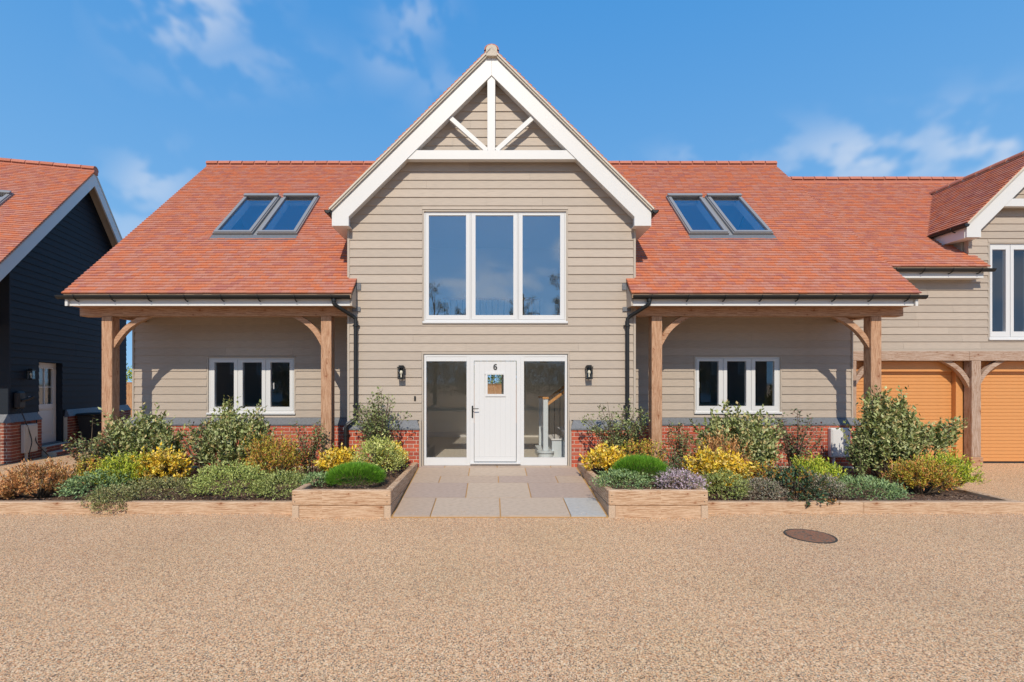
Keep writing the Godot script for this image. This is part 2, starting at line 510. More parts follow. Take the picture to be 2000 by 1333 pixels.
func boards(parent: Node3D, tr: Transform3D, ends: Callable, y0: float, y1: float, openings: Array, prefix: String, seed_: int) -> void:
	rng.seed = seed_
	var pitch := 0.1677
	var y := y0
	while y < y1 - 0.02:
		var t := minf(y + pitch, y1)
		var e0 = ends.call(y)
		var e1 = ends.call(t)
		if e0[1] - e0[0] < 0.05: break
		# cut the course at openings, then at butt joints
		var spans := [[e0[0], e0[1], y, t]]
		for o in openings:
			var next := []
			for s in spans:
				if o[0] >= s[1] or o[1] <= s[0] or o[2] >= s[3] - 0.004 or o[3] <= s[2] + 0.004:
					next.append(s)
					continue
				if o[0] > s[0] + 0.01: next.append([s[0], o[0], s[2], s[3]])
				if o[1] < s[1] - 0.01: next.append([o[1], s[1], s[2], s[3]])
				if o[3] < s[3] - 0.012: next.append([maxf(s[0], o[0]), minf(s[1], o[1]), o[3], s[3]])
				if o[2] > s[2] + 0.012: next.append([maxf(s[0], o[0]), minf(s[1], o[1]), s[2], o[2]])
			spans = next
		for s in spans:
			var a: float = s[0]
			while a < s[1] - 0.001:
				var b: float = s[1]
				if b - a > 2.2 and rng.randf() < 0.72:
					b = a + rng.randf_range(0.5, minf(3.6, b - a - 0.4))
				var da: float = e1[0] - e0[0] if is_equal_approx(a, e0[0]) else 0.0
				var db: float = e1[1] - e0[1] if is_equal_approx(b, e0[1]) else 0.0
				board(parent, tr, a, b - 0.002, a + da, b - 0.002 + db, s[2], s[3], M["%s%d" % [prefix, rng.randi() % 4]])
				a = b
		y += pitch

func core(x0: float, x1: float, y0: float, y1: float, z0: float, z1: float, openings: Array) -> Mb:
	var b := Mb.new()
	var ys := [y0, y1]
	for o in openings:
		ys.append(o[2])
		ys.append(o[3])
	ys.sort()
	for i in ys.size() - 1:
		if ys[i + 1] - ys[i] < 0.001: continue
		var mid: float = (ys[i] + ys[i + 1]) / 2.0
		var x := x0
		var cuts := openings.filter(func(o): return o[2] < mid and o[3] > mid)
		cuts.sort_custom(func(p, q): return p[0] < q[0])
		for o in cuts:
			if o[0] > x: b.box(Vector3(x, ys[i], z0), Vector3(o[0], ys[i + 1], z1))
			x = o[1]
		if x < x1: b.box(Vector3(x, ys[i], z0), Vector3(x1, ys[i + 1], z1))
	return b

func brick_mesh(w: float) -> Mesh:
	var key := "brick%.3f" % w
	if not shared.has(key):
		var b := Mb.new()
		b.bevel(Vector3(-w / 2, -0.0325, -0.04), Vector3(w / 2, 0.0325, 0.0), 0.004)
		shared[key] = b.mesh()
	return shared[key]

# Flemish bond on the face z = 0 of a plinth, the top course first; the first `budget` bricks are parts
func bricks(parent: Node3D, tr: Transform3D, x0: float, x1: float, top: float, rows: int, part_rows: int, seed_: int, kind := "brick") -> void:
	rng.seed = seed_
	var trs := []
	var cols := []
	for r in rows:
		var y := top - 0.0375 - r * 0.075
		var x := x0 - (0.16875 if r % 2 else 0.0)
		var header := false
		while x < x1:
			var w := 0.1025 if header else 0.215
			var a := maxf(x, x0)
			var b := minf(x + w, x1)
			x += w + 0.01
			header = not header
			if b - a < 0.02: continue
			var t := Transform3D(Basis(Vector3.BACK, rng.randf_range(-0.006, 0.006)), Vector3((a + b) / 2.0, y, rng.randf_range(-0.002, 0.002)))
			var full := b - a > w - 0.003
			if not full: t.basis = t.basis * Basis.from_scale(Vector3((b - a) / w, 1, 1))
			var c := rng.randi() % 6
			if r < part_rows:
				put("brick", brick_mesh(w), M["%s%d" % [kind, c]], parent, tr * t)
			else:
				t.basis = t.basis * Basis.from_scale(Vector3(w / 0.215, 1, 1))
				trs.append(tr * t)
				cols.append(T.brick_cols[c] * (0.6 if kind != "brick" else 1.0))
	if trs: many("lower_bricks", brick_mesh(0.215), M.brick_many, parent, trs, cols)

func ring(b: Mb, x0: float, x1: float, y0: float, y1: float, t: float, z0: float, z1: float, tb := -1.0) -> void:
	var bot := t if tb < 0.0 else tb
	b.box(Vector3(x0, y0, z0), Vector3(x0 + t, y1, z1))
	b.box(Vector3(x1 - t, y0, z0), Vector3(x1, y1, z1))
	b.box(Vector3(x0 + t, y1 - t, z0), Vector3(x1 - t, y1, z1))
	b.box(Vector3(x0 + t, y0, z0), Vector3(x1 - t, y0 + bot, z1))

func pane(parent: Node3D, x0: float, x1: float, y0: float, y1: float, z: float, glass := "glass", tr := Transform3D()) -> void:
	pbox("pane", Vector3(x0 - 0.004, y0 - 0.004, z - 0.003), Vector3(x1 + 0.004, y1 + 0.004, z + 0.003), M[glass], parent, 0.0, tr)

# glass: x ranges of the panes; a timber window of equal casements in an outer frame
func window_unit(parent: Node3D, x0: float, x1: float, y0: float, y1: float, glass: Array, g0: float, g1: float, z: float, handle := -1, kind := "glass_low") -> Node3D:
	var b := Mb.new()
	ring(b, x0, x1, y0, y1, 0.028, z - 0.11, z - 0.03, 0.035)
	var edges := [x0 + 0.032]
	for i in glass.size() - 1:
		var mid: float = (glass[i][1] + glass[i + 1][0]) / 2.0
		b.box(Vector3(mid - 0.012, y0 + 0.035, z - 0.108), Vector3(mid + 0.012, y1 - 0.028, z - 0.032))
		edges.append(mid)
	edges.append(x1 - 0.032)
	var w := mput("window", b, M.upvc, parent)
	for i in glass.size():
		var c := Mb.new()
		var a: float = edges[i] + (0.0 if i == 0 else 0.016)
		var e: float = edges[i + 1] - (0.0 if i == glass.size() - 1 else 0.016)
		var lo := y0 + 0.039
		var hi := y1 - 0.032
		var ga: float = glass[i][0]
		var gb: float = glass[i][1]
		var zf := z - 0.026
		c.box(Vector3(a, lo, z - 0.1), Vector3(ga, hi, zf))
		c.box(Vector3(gb, lo, z - 0.1), Vector3(e, hi, zf))
		c.box(Vector3(ga, g1, z - 0.1), Vector3(gb, hi, zf))
		c.box(Vector3(ga, lo, z - 0.1), Vector3(gb, g0, zf))
		mput("casement", c, M.upvc, w)
		pane(w, ga, gb, g0, g1, z - 0.058, kind)
	pbox("sill", Vector3(x0 - 0.03, y0 - 0.045, z - 0.1), Vector3(x1 + 0.03, y0 - 0.001, z + 0.025), M.upvc, w, 0.006)
	if handle >= 0:
		var hx: float = glass[handle][0] + 0.02
		pbox("window_handle", Vector3(hx, (g0 + g1) / 2 - 0.1, z - 0.13), Vector3(hx + 0.025, (g0 + g1) / 2 + 0.04, z - 0.105), M.upvc, w, 0.005)
	return w

func gutter_run(parent: Node3D, from: Vector3, to: Vector3, brackets: int, into_wall: Vector3) -> void:
	var d := (to - from).normalized()
	var out := -into_wall
	var b := Mb.new()
	var prev := []
	for i in 9:
		var a := PI * i / 8.0
		var o := out * cos(a) * 0.065 - Vector3.UP * sin(a) * 0.068
		var n := out * cos(a) * 0.053 - Vector3.UP * sin(a) * 0.055
		var cur := [from + o, to + o, from + n, to + n]
		if prev:
			b.quad(prev[0], prev[1], cur[1], cur[0])
			b.quad(prev[3], prev[2], cur[2], cur[3])
			b.quad(prev[2], prev[0], cur[0], cur[2])
			b.quad(prev[1], prev[3], cur[3], cur[1])
		else:
			b.quad(cur[2], cur[3], cur[1], cur[0])
		prev = cur
	b.quad(prev[0], prev[1], prev[3], prev[2])
	for e in [from, to]:
		for i in 8:
			var a := PI * i / 8.0
			var c := PI * (i + 1) / 8.0
			b.tri(e, e + out * cos(a) * 0.065 - Vector3.UP * sin(a) * 0.068, e + out * cos(c) * 0.065 - Vector3.UP * sin(c) * 0.068)
	var g := mput("gutter", b, M.iron, parent)
	for i in brackets:
		var p := from.lerp(to, (i + 0.5) / brackets)
		var k := Mb.new()
		k.tube(PackedVector3Array([p + into_wall * 0.07 - Vector3.UP * 0.1, p + into_wall * 0.03 - Vector3.UP * 0.095, p + out * 0.03 - Vector3.UP * 0.068, p + out * 0.066 - Vector3.UP * 0.03, p + out * 0.066 + Vector3.UP * 0.004]), 0.011, 6)
		mput("gutter_bracket", k, M.iron, g)

func arc_brace(parent: Node3D, corner: Vector3, dx: float, dy: float, z0: float, z1: float, m: Material, thick := 0.13) -> void:
	# a curved brace from a post (at corner.x, dy below) up to a beam (dx along, at corner.y)
	var outer := PackedVector2Array()
	var inner := PackedVector2Array()
	for i in 13:
		var t := i / 12.0
		var p := Vector2(corner.x, corner.y - dy).lerp(Vector2(corner.x + dx, corner.y), t)
		var nrm := Vector2(dx, dy).orthogonal().normalized() * (1.0 if dx < 0 else -1.0)
		# towards the corner is +, bowed
		var bow := sin(PI * t) * 0.09
		inner.append(p + -nrm * -bow)
		outer.append(p + nrm * (bow + thick))
	var poly := PackedVector2Array()
	for p in inner: poly.append(p)
	for i in range(outer.size() - 1, -1, -1):
		var q := outer[i]
		q.y = minf(q.y, corner.y - 0.001)
		q.x = maxf(q.x, corner.x + 0.001) if dx > 0 else minf(q.x, corner.x - 0.001)
		poly.append(q)
	# drop doubled points
	var clean := PackedVector2Array()
	for p in poly:
		if clean.is_empty() or p.distance_to(clean[-1]) > 0.004: clean.append(p)
	if Geometry2D.is_polygon_clockwise(clean) == true: clean.reverse()
	var b := Mb.new()
	b.prism(clean, z0, z1)
	mput("brace", b, m, parent)

func slope_slab(x0: float, x1: float, za: float, ya: float, zb: float, yb: float, thick: float) -> Mb:   # a slab along x whose top runs from (za, ya) to (zb, yb)
	var b := Mb.new()
	var d := Vector3(0, thick, 0)
	var p := [Vector3(x0, ya, za), Vector3(x1, ya, za), Vector3(x1, yb, zb), Vector3(x0, yb, zb)]
	b.hexa([p[0] - d, p[1] - d, p[1], p[0], p[3] - d, p[2] - d, p[2], p[3]])
	return b

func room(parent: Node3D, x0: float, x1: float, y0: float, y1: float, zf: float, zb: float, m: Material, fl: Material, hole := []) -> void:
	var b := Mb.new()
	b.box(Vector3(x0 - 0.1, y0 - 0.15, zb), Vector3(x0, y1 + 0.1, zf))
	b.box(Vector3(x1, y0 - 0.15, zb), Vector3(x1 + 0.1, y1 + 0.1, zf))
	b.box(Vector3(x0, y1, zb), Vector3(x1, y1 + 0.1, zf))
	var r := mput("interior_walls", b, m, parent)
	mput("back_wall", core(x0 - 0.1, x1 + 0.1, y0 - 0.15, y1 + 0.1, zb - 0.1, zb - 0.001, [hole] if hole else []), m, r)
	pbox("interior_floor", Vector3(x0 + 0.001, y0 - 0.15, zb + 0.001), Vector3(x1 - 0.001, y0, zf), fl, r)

func bargeboard(parent: Node3D, cx: float, side: float, half: float, inner: float, top: float, bottom: float, apex: float, apex_in: float, z0: float, z1: float) -> void:
	# one raking board with its square boxed foot
	var k := (apex - top) / half
	var pts := [Vector2(0, apex), Vector2(-half, apex - half * k), Vector2(-half, bottom), Vector2(-inner, bottom), Vector2(-inner, apex_in - inner * k), Vector2(0, apex_in)]
	var poly := PackedVector2Array()
	for p in pts: poly.append(Vector2(cx + p.x * -side + side * 0.0015, p.y))
	if Geometry2D.is_polygon_clockwise(poly): poly.reverse()
	var b := Mb.new()
	b.prism(poly, z0, z1)
	mput("bargeboard", b, M.white, parent)

func skylight(parent: Node3D, frame: Transform3D, x0: float, x1: float, v0: float, v1: float) -> void:
	# frame: x along the eaves, y out of the slope, z down it
	var b := Mb.new()
	var lo := 0.02
	var hi := 0.1
	var za := -v0
	var zb := -v1
	var t := 0.07
	b.box(Vector3(x0, lo, zb), Vector3(x0 + t, hi, za))
	b.box(Vector3(x1 - t, lo, zb), Vector3(x1, hi, za))
	b.box(Vector3(x0 + t, lo, za - t), Vector3(x1 - t, hi, za))
	b.box(Vector3(x0 + t, lo, zb), Vector3(x1 - t, hi + 0.015, zb + t))
	var s := mput("skylight", b, M.skylight_frame, parent, frame)
	var d := Mb.new()
	ring_flat(d, x0 - 0.022, x1 + 0.022, za + 0.022, zb - 0.022, 0.021, 0.0, 0.075)
	mput("frame_gasket", d, M.skylight_dark, s)
	pbox("hood", Vector3(x0 - 0.01, hi + 0.016, zb - 0.01), Vector3(x1 + 0.01, hi + 0.045, zb + 0.1), M.skylight_dark, s, 0.008)
	pbox("pane", Vector3(x0 + t - 0.004, 0.066, zb + t - 0.004), Vector3(x1 - t + 0.004, 0.072, za - t + 0.004), M.glass_coated, s)
	var w := Mb.new()
	w.box(Vector3(x0 + 0.03, -0.16, zb + 0.005), Vector3(x0 + 0.055, 0.019, za - 0.005))
	w.box(Vector3(x1 - 0.055, -0.16, zb + 0.005), Vector3(x1 - 0.03, 0.019, za - 0.005))
	w.box(Vector3(x0 + 0.055, -0.16, zb + 0.005), Vector3(x1 - 0.055, 0.019, zb + 0.03))
	w.box(Vector3(x0 + 0.055, -0.16, za - 0.03), Vector3(x1 - 0.055, 0.019, za - 0.005))
	mput("shaft_lining", w, M.plaster, s)

func ring_flat(b: Mb, x0: float, x1: float, za: float, zb: float, t: float, y0: float, y1: float) -> void:
	b.box(Vector3(x0, y0, zb), Vector3(x0 + t, y1, za))
	b.box(Vector3(x1 - t, y0, zb), Vector3(x1, y1, za))
	b.box(Vector3(x0 + t, y0, za - t), Vector3(x1 - t, y1, za))
	b.box(Vector3(x0 + t, y0, zb), Vector3(x1 - t, y1, zb + t))

func slope_frame(at: Vector3, up: Vector3) -> Transform3D:
	var u := Vector3(-up.z, 0, up.x).normalized()   # along the eaves, to the right when facing the slope
	u = Vector3.UP.cross(-Vector3(up.x, 0, up.z)).normalized()
	return Transform3D(Basis(u, up.cross(u).normalized() * -1.0, -up), at)
# ---------------------------------------------------------------- the house
const K := 0.959          # rise of the roofs over their run

func main_front(v: float) -> Vector2:   # (z, height) on the main front slope, v metres up from the eaves
	return Vector2(0.36 - v * 0.7218, 3.585 + v * 0.6921)

func build_house() -> void:
	var h := thing("gabled_house", "taupe weatherboarded house with white front gable, oak porches and clay tile roof", "house")
	var win := [-1.32, 1.46, 3.12, 5.27]
	var ent := [-1.33, 1.49, 0.29, 2.48]
	# gable wall
	var gw := mput("gable_wall", core(-2.775, 2.785, 0.05, 5.28, -0.13, -0.03, [win, ent]), M.trim, h)
	var tri := Mb.new()
	tri.prism(PackedVector2Array([Vector2(-2.6, 5.281), Vector2(2.6, 5.281), Vector2(0, 7.9)]), -0.13, -0.03)
	mput("gable_top", tri, M.trim, gw)
	for s in [-1.0, 1.0]:
		pbox("side_wall", Vector3(minf(s * 2.77, s * 2.67), 0.05, -4.2), Vector3(maxf(s * 2.77, s * 2.67), 5.1, -0.131), M.trim, gw)
		boards(gw, Transform3D(Basis(Vector3(0, 0, -s), Vector3.UP, Vector3(s, 0, 0)), Vector3(s * 2.798, 0, 0)), func(_y): return [0.062, 1.25] if s > 0 else [-1.25, -0.062], 3.705, 4.9, [], "clad", 43)
		pbox("corner_trim", Vector3(minf(s * 2.775, s * 2.818), 1.17, -0.06), Vector3(maxf(s * 2.775, s * 2.818), 4.93, 0.006), M.trim, h)
	boards(gw, Transform3D(), func(y): return [-minf(2.774, (8.02 - y) / 1.0), minf(2.774, (8.02 - y) / 1.0)], 1.19, 7.7, [[win[0] - 0.035, win[1] + 0.035, win[2] - 0.05, win[3] + 0.04], [ent[0] - 0.035, ent[1] + 0.035, 0.0, ent[3] + 0.03]], "clad", 41)
	for o in [[win[0], win[1], win[2] - 0.05, win[3]], [ent[0], ent[1], 0.29, ent[3]]]:
		var t := Mb.new()
		t.box(Vector3(o[0] - 0.033, o[2], -0.03), Vector3(o[0] - 0.001, o[3] + 0.028, -0.004))
		t.box(Vector3(o[1] + 0.001, o[2], -0.03), Vector3(o[1] + 0.033, o[3] + 0.028, -0.004))
		t.box(Vector3(o[0] - 0.001, o[3] + 0.001, -0.03), Vector3(o[1] + 0.001, o[3] + 0.028, -0.002))
		mput("opening_trim", t, M.trim, h)
	# porch walls left and right
	var wins := [[-6.14, -4.28, 1.275, 2.46], [4.42, 6.26, 1.29, 2.48]]
	for i in 2:
		var s := -1.0 if i == 0 else 1.0
		var xa := -7.78 if i == 0 else 2.78
		var xb := -2.78 if i == 0 else 7.83
		var w: Array = wins[i]
		var pw := mput("porch_wall", core(xa, xb, 0.05, 4.75, -1.16, -1.06, [w]), M.trim, h)
		boards(pw, Transform3D(Basis(), Vector3(0, 0, -1.03)), func(_y): return [xa + (0.034 if s < 0 else 0.001), xb - (0.034 if s > 0 else 0.001)], 1.17, 3.6, [[w[0] - 0.035, w[1] + 0.035, w[2] - 0.06, w[3] + 0.03]], "clad", 50 + i)
		var ex := xa if s < 0 else xb
		pbox("corner_trim", Vector3(ex - (0.0 if s < 0 else 0.033), 1.15, -1.1), Vector3(ex + (0.033 if s < 0 else 0.0), 3.9, -1.022), M.trim, h)
		var t := Mb.new()
		for e in [[w[0] - 0.033, w[0] - 0.001], [w[1] + 0.001, w[1] + 0.033]]:
			t.box(Vector3(e[0], w[2] - 0.05, -1.06), Vector3(e[1], w[3] + 0.026, -1.034))
		t.box(Vector3(w[0] - 0.001, w[3] + 0.001, -1.06), Vector3(w[1] + 0.001, w[3] + 0.026, -1.032))
		mput("opening_trim", t, M.trim, h)
		# end wall of the house
		var e := Mb.new()
		e.prism(PackedVector2Array([Vector2(1.161, 0.05), Vector2(7.6, 0.05), Vector2(7.6, 4.9), Vector2(4.37, 8.0), Vector2(1.161, 4.92)]), -0.1, 0.0)
		mput("end_wall", e, M.clad1, h, Transform3D(Basis(Vector3(0, 0, -1), Vector3.UP, Vector3(1, 0, 0)), Vector3(ex if s > 0 else ex + 0.1, 0, 0)))
	window_unit(h, -6.14, -4.28, 1.275, 2.46, [[-6.019, -5.595], [-5.407, -4.99], [-4.802, -4.385]], 1.397, 2.364, -1.03, 2)
	window_unit(h, 4.42, 6.26, 1.29, 2.48, [[4.505, 4.933], [5.116, 5.534], [5.728, 6.145]], 1.416, 2.389, -1.03, 0)
	window_unit(h, -1.32, 1.46, 3.12, 5.27, [[-1.229, -0.5], [-0.314, 0.428], [0.608, 1.346]], 3.245, 5.202, 0.0, -1, "glass_coated")
	build_entrance(h)
	# brick plinths under lead
	var runs := [[-2.86, -1.405, 0.09], [1.55, 2.87, 0.09], [-7.88, -2.87, -0.93], [2.88, 7.93, -0.93]]
	for i in runs.size():
		var r: Array = runs[i]
		var z: float = r[2]
		var p := pbox("brick_plinth", Vector3(r[0] + 0.004, 0.0, z - (0.12 if i < 2 else 0.12)), Vector3(r[1] - 0.004, 1.028, z - 0.007), M.mortar, h)
		bricks(p, Transform3D(Basis(), Vector3(0, 0, z)), r[0], r[1], 1.03, 12, 6 if i < 2 else 3, 70 + i)
		var wz := -0.02 if i < 2 else -1.05
		var l := Mb.new()
		var y1 := 1.186 if i < 2 else 1.166
		l.hexa([Vector3(r[0] - 0.012, 1.005, z + 0.014), Vector3(r[1] + 0.012, 1.005, z + 0.014), Vector3(r[1] + 0.012, 1.034, z + 0.014), Vector3(r[0] - 0.012, 1.034, z + 0.014), Vector3(r[0] - 0.012, 1.005, z + 0.008), Vector3(r[1] + 0.012, 1.005, z + 0.008), Vector3(r[1] + 0.012, 1.034, z + 0.008), Vector3(r[0] - 0.012, 1.034, z + 0.008)])
		l.hexa([Vector3(r[0] - 0.012, 1.034, z + 0.0138), Vector3(r[1] + 0.012, 1.034, z + 0.0138), Vector3(r[1] - 0.05, y1, wz + 0.015), Vector3(r[0] + 0.05, y1, wz + 0.015), Vector3(r[0] - 0.012, 1.031, z - 0.1), Vector3(r[1] + 0.012, 1.031, z - 0.1), Vector3(r[1] - 0.05, y1, wz - 0.02), Vector3(r[0] + 0.05, y1, wz - 0.02)])
		mput("lead_flashing", l, M.lead, h)
	# closing strips beside the entrance
	for e in [[-1.404, -1.365], [1.525, 1.549]]:
		pbox("entrance_reveal", Vector3(e[0], 0.15, -0.1), Vector3(e[1], 1.19, 0.075), M.trim, h)
	build_roof(h)
	build_porches(h)
	build_rooms(h)

func build_entrance(h: Node3D) -> void:
	var b := Mb.new()
	ring(b, -1.32, 1.48, 0.3, 2.47, 0.04, -0.12, -0.02, 0.03)
	for x in [-0.455, 0.6025]:
		b.box(Vector3(x - 0.033, 0.33, -0.119), Vector3(x + 0.033, 2.43, -0.021))
	var s := mput("entrance_screen", b, M.upvc, h)
	for g in [[-1.273, -0.492, -1.278, -0.49], [0.637, 1.429, 0.637, 1.438]]:
		var c := Mb.new()
		var x0: float = -1.279 if g[0] < 0 else 0.6365
		var x1: float = -0.489 if g[0] < 0 else 1.4395
		c.box(Vector3(x0, 0.331, -0.11), Vector3(x1, 0.45, -0.026))
		c.box(Vector3(x0, 2.342, -0.11), Vector3(x1, 2.429, -0.026))
		mput("sidelight_rail", c, M.upvc, s)
		pane(s, g[0] if g[0] > 0 else -1.279, g[1], 0.45, 2.342, -0.06)
	# the door: a frame, a boarded leaf with a small square light, number and lever handle
	var f := Mb.new()
	f.box(Vector3(-0.42, 0.36, -0.1), Vector3(-0.345, 2.428, -0.012))
	f.box(Vector3(0.49, 0.36, -0.1), Vector3(0.568, 2.428, -0.012))
	f.box(Vector3(-0.345, 2.35, -0.1), Vector3(0.49, 2.428, -0.012))
	var d := mput("front_door", f, M.upvc, h)
	d.set_meta("label", "white front door numbered 6 with small square window")
	pbox("threshold", Vector3(-0.42, 0.332, -0.1), Vector3(0.568, 0.359, 0.03), M.upvc, d, 0.004)
	var lx := -0.337
	var leaf := Mb.new()
	# planks with fine vertical grooves, cut round the light
	var x := lx
	for i in 8:
		var w := 0.817 / 8
		var a := x + 0.0002
		var e := x + w - 0.0002
		x += w
		var spans := [[0.47, 2.342]]
		if e > -0.1 and a < 0.255: spans = [[0.47, 1.69], [2.09, 2.342]]
		for q in spans:
			leaf.bevel(Vector3(a, q[0], -0.07), Vector3(e, q[1], -0.028), 0.0012)
	leaf.box(Vector3(lx, 0.375, -0.066), Vector3(0.48, 2.341, -0.058) if false else Vector3(0.48, 0.469, -0.026))
	mput("door_leaf", leaf, M.upvc, d)
	var backing := core(lx, 0.48, 0.375, 2.342, -0.068, -0.06, [[-0.1, 0.255, 1.69, 2.09]])
	mput("leaf_backing", backing, M.upvc, d)
	var wf := Mb.new()
	ring(wf, -0.12, 0.28, 1.65, 2.12, 0.042, -0.075, -0.012, 0.048)
	mput("light_frame", wf, M.upvc, d)
	pane(d, -0.078, 0.238, 1.698, 2.078, -0.045)
	var tm := TextMesh.new()
	var sf := SystemFont.new()
	sf.font_names = PackedStringArray(["Droid Sans"])
	sf.font_weight = 600
	tm.font = sf
	tm.text = "6"
	tm.font_size = 64
	tm.pixel_size = 0.0024
	tm.depth = 0.008
	put("house_number", tm, M.iron, d, Transform3D(Basis(), Vector3(0.07, 2.225, -0.022)))
	pbox("handle_plate", Vector3(-0.388, 1.23, -0.012), Vector3(-0.358, 1.47, 0.0), M.iron, d, 0.004)
	var hd := Mb.new()
	hd.tube(PackedVector3Array([Vector3(-0.373, 1.415, 0.0), Vector3(-0.373, 1.415, 0.05), Vector3(-0.35, 1.413, 0.058), Vector3(-0.25, 1.415, 0.055)]), [0.011, 0.01, 0.01, 0.008], 8)
	mput("lever_handle", hd, M.iron, d)

func build_roof(h: Node3D) -> void:
	var up := Vector3(0, 0.6921, -0.7218)
	var fr := Transform3D(slope_frame(Vector3(0, 3.585, 0.36), up))
	var sky := [[-6.16, -5.32], [-5.18, -4.33], [4.4, 5.24], [5.38, 6.22]]
	var v0 := 2.327
	var v1 := 4.287
	var roof := Mb.new()
	for s in [-1.0, 1.0]:
		var ranges := [[2.64, 4.3, 0.0, 0.48], [2.8, 4.3, 0.48, 6.53], [4.3, 6.26, 0.0, v0 + 0.02], [4.3, 6.26, v1 - 0.02, 6.53], [6.26, 8.05, 0.0, 6.53]]
		for r in ranges:
			var a := main_front(r[2])
			var b := main_front(r[3])
			var x0: float = minf(r[0] * s, r[1] * s)
			var x1: float = maxf(r[0] * s, r[1] * s)
			var sl := slope_slab(x0, x1, a.x, a.y, b.x, b.y, 0.075)
			roof.v.append_array(sl.v)
			roof.n.append_array(sl.n)
		var rear := slope_slab(minf(0.0, s * 8.05), maxf(0.0, s * 8.05), -9.2, 3.5, -4.37, 8.12, 0.075)
		rear.v.append_array(PackedVector3Array())
		roof.v.append_array(rear.v)
		roof.n.append_array(rear.n)
	var rf := mput("main_roof", roof, M.deck_timber, h)
	var limits_l := func(v):
		var p := main_front(v)
		if p.x > 0.02: return [-8.07, -2.63]
		return [-8.07, -2.79 if p.y < 5.19 else -(8.28 - p.y) / 0.99]
	var limits_r := func(v):
		var q = limits_l.call(v)
		return [-q[1], -q[0]]
	var holes := []
	for k in [[-6.16, -4.33], [4.4, 6.22]]: holes.append([k[0] - 0.03, k[1] + 0.03, v0 - 0.15, v1 - 0.02])
	var tiles := tile_field(fr, 6.5, limits_l, holes, 7)
	tiles.append_array(tile_field(fr, 6.5, limits_r, holes, 8))
	lay_tiles(rf, tiles, 300)
	ridge_run(rf, Vector3(-8.09, 8.13, -4.37), Vector3(-1.9, 8.13, -4.37))
	ridge_run(rf, Vector3(1.9, 8.13, -4.37), Vector3(8.09, 8.13, -4.37))
	for k in sky: skylight(h, fr, k[0], k[1], v0, v1)
	for k in [[-6.2, -4.29], [4.36, 6.26]]:
		pbox("skylight_apron", Vector3(k[0], 0.022, -v0 + 0.03), Vector3(k[1], 0.034, -v0 + 0.24), M.lead, h, 0.0, fr)
		pbox("skylight_gully", Vector3((k[0] + k[1]) / 2 - 0.045, 0.012, -v1), Vector3((k[0] + k[1]) / 2 + 0.045, 0.03, -v0 + 0.029), M.skylight_frame, h, 0.0, fr)
	for s in [-1.0, 1.0]:
		# verge strip under the outer tiles
		var vs := slope_slab(minf(s * 8.05, s * 8.0), maxf(s * 8.05, s * 8.0), 0.33, 3.53, -4.37, 8.04, 0.16)
		mput("verge_board", vs, M.white, h)
		# cheek that closes the porch roof against the gable
		var ck := Mb.new()
		ck.prism(PackedVector2Array([Vector2(-0.3, 3.376), Vector2(-0.01, 3.376), Vector2(-0.01, 3.9), Vector2(-0.3, 3.585)]), 0.0, 0.04)
		mput("eaves_cheek", ck, M.trim, h, Transform3D(Basis(Vector3(0, 0, -1), Vector3.UP, Vector3(1, 0, 0)), Vector3(s * 2.66 - 0.02, 0, 0)))
		pbox("lead_soaker", Vector3(s * 2.62 - 0.07, 3.73, 0.008), Vector3(s * 2.62 + 0.07, 3.86, 0.018), M.lead, h, 0.004)
		pbox("lead_soaker", Vector3(minf(s * 2.72, s * 2.56), 3.31, 0.008), Vector3(maxf(s * 2.72, s * 2.56), 3.4, 0.016), M.lead, h, 0.004)
		var x0: float = minf(s * 2.68, s * 8.03)
		var x1: float = maxf(s * 2.68, s * 8.03)
		pbox("fascia", Vector3(x0, 3.376, 0.262), Vector3(x1, 3.57, 0.285), M.white, h, 0.003)
		pbox("eaves_soffit", Vector3(x0, 3.383, -1.02), Vector3(x1, 3.4, 0.261), M.oak_h, h)
		gutter_run(h, Vector3(x0 - (0.14 if s < 0 else 0.02), 3.56, 0.35), Vector3(x1 + (0.14 if s > 0 else 0.02), 3.56, 0.35), 8, Vector3.FORWARD)
		# downpipe with a swan neck, clipped to the gable wall
		var d := Mb.new()
		var px: float = s * 2.64
		d.tube(PackedVector3Array([Vector3(s * 2.97, 3.5, 0.345), Vector3(s * 2.97, 3.42, 0.345), Vector3(s * 2.95, 3.385, 0.335), Vector3(px + s * 0.05, 3.21, 0.085), Vector3(px, 3.16, 0.06), Vector3(px, 3.08, 0.06), Vector3(px, 1.29, 0.06), Vector3(px, 1.22, 0.07), Vector3(px + s * 0.04, 1.175, 0.1), Vector3(s * 2.78, 1.1, 0.155), Vector3(s * 2.8, 1.06, 0.16), Vector3(s * 2.8, 0.2, 0.16)]), 0.037, 12)
		var dp := mput("downpipe", d, M.iron, h)
		for y in [3.47, 3.03, 1.47, 1.3, 0.92]:
			var px2: float = s * 2.97 if y > 3.2 else (px if y > 1.2 else s * 2.8)
			var pz: float = 0.345 if y > 3.2 else (0.06 if y > 1.2 else 0.16)
			var c := Mb.new()
			c.tube(PackedVector3Array([Vector3(px2, y - 0.02, pz), Vector3(px2, y + 0.02, pz)]), 0.047, 12)
			if y < 3.2: c.box(Vector3(px2 - 0.065, y - 0.012, pz - 0.05), Vector3(px2 + 0.065, y + 0.012, pz - 0.02))
			mput("pipe_collar", c, M.iron, dp)
	build_gable_roof(h, 0.0, 8.28, 3.09, 0.25, -4.4, 0.0, Vector2(0.36, 3.585), 15)
	for s in [-1.0, 1.0]:
		bargeboard(h, 0.0, s, 3.05, 2.73, 5.19, 4.92, 8.21, 7.8, 0.17, 0.21)
	truss(h, 0.0, 7.8, 6.285, 1.63, 0.09, 0.2)

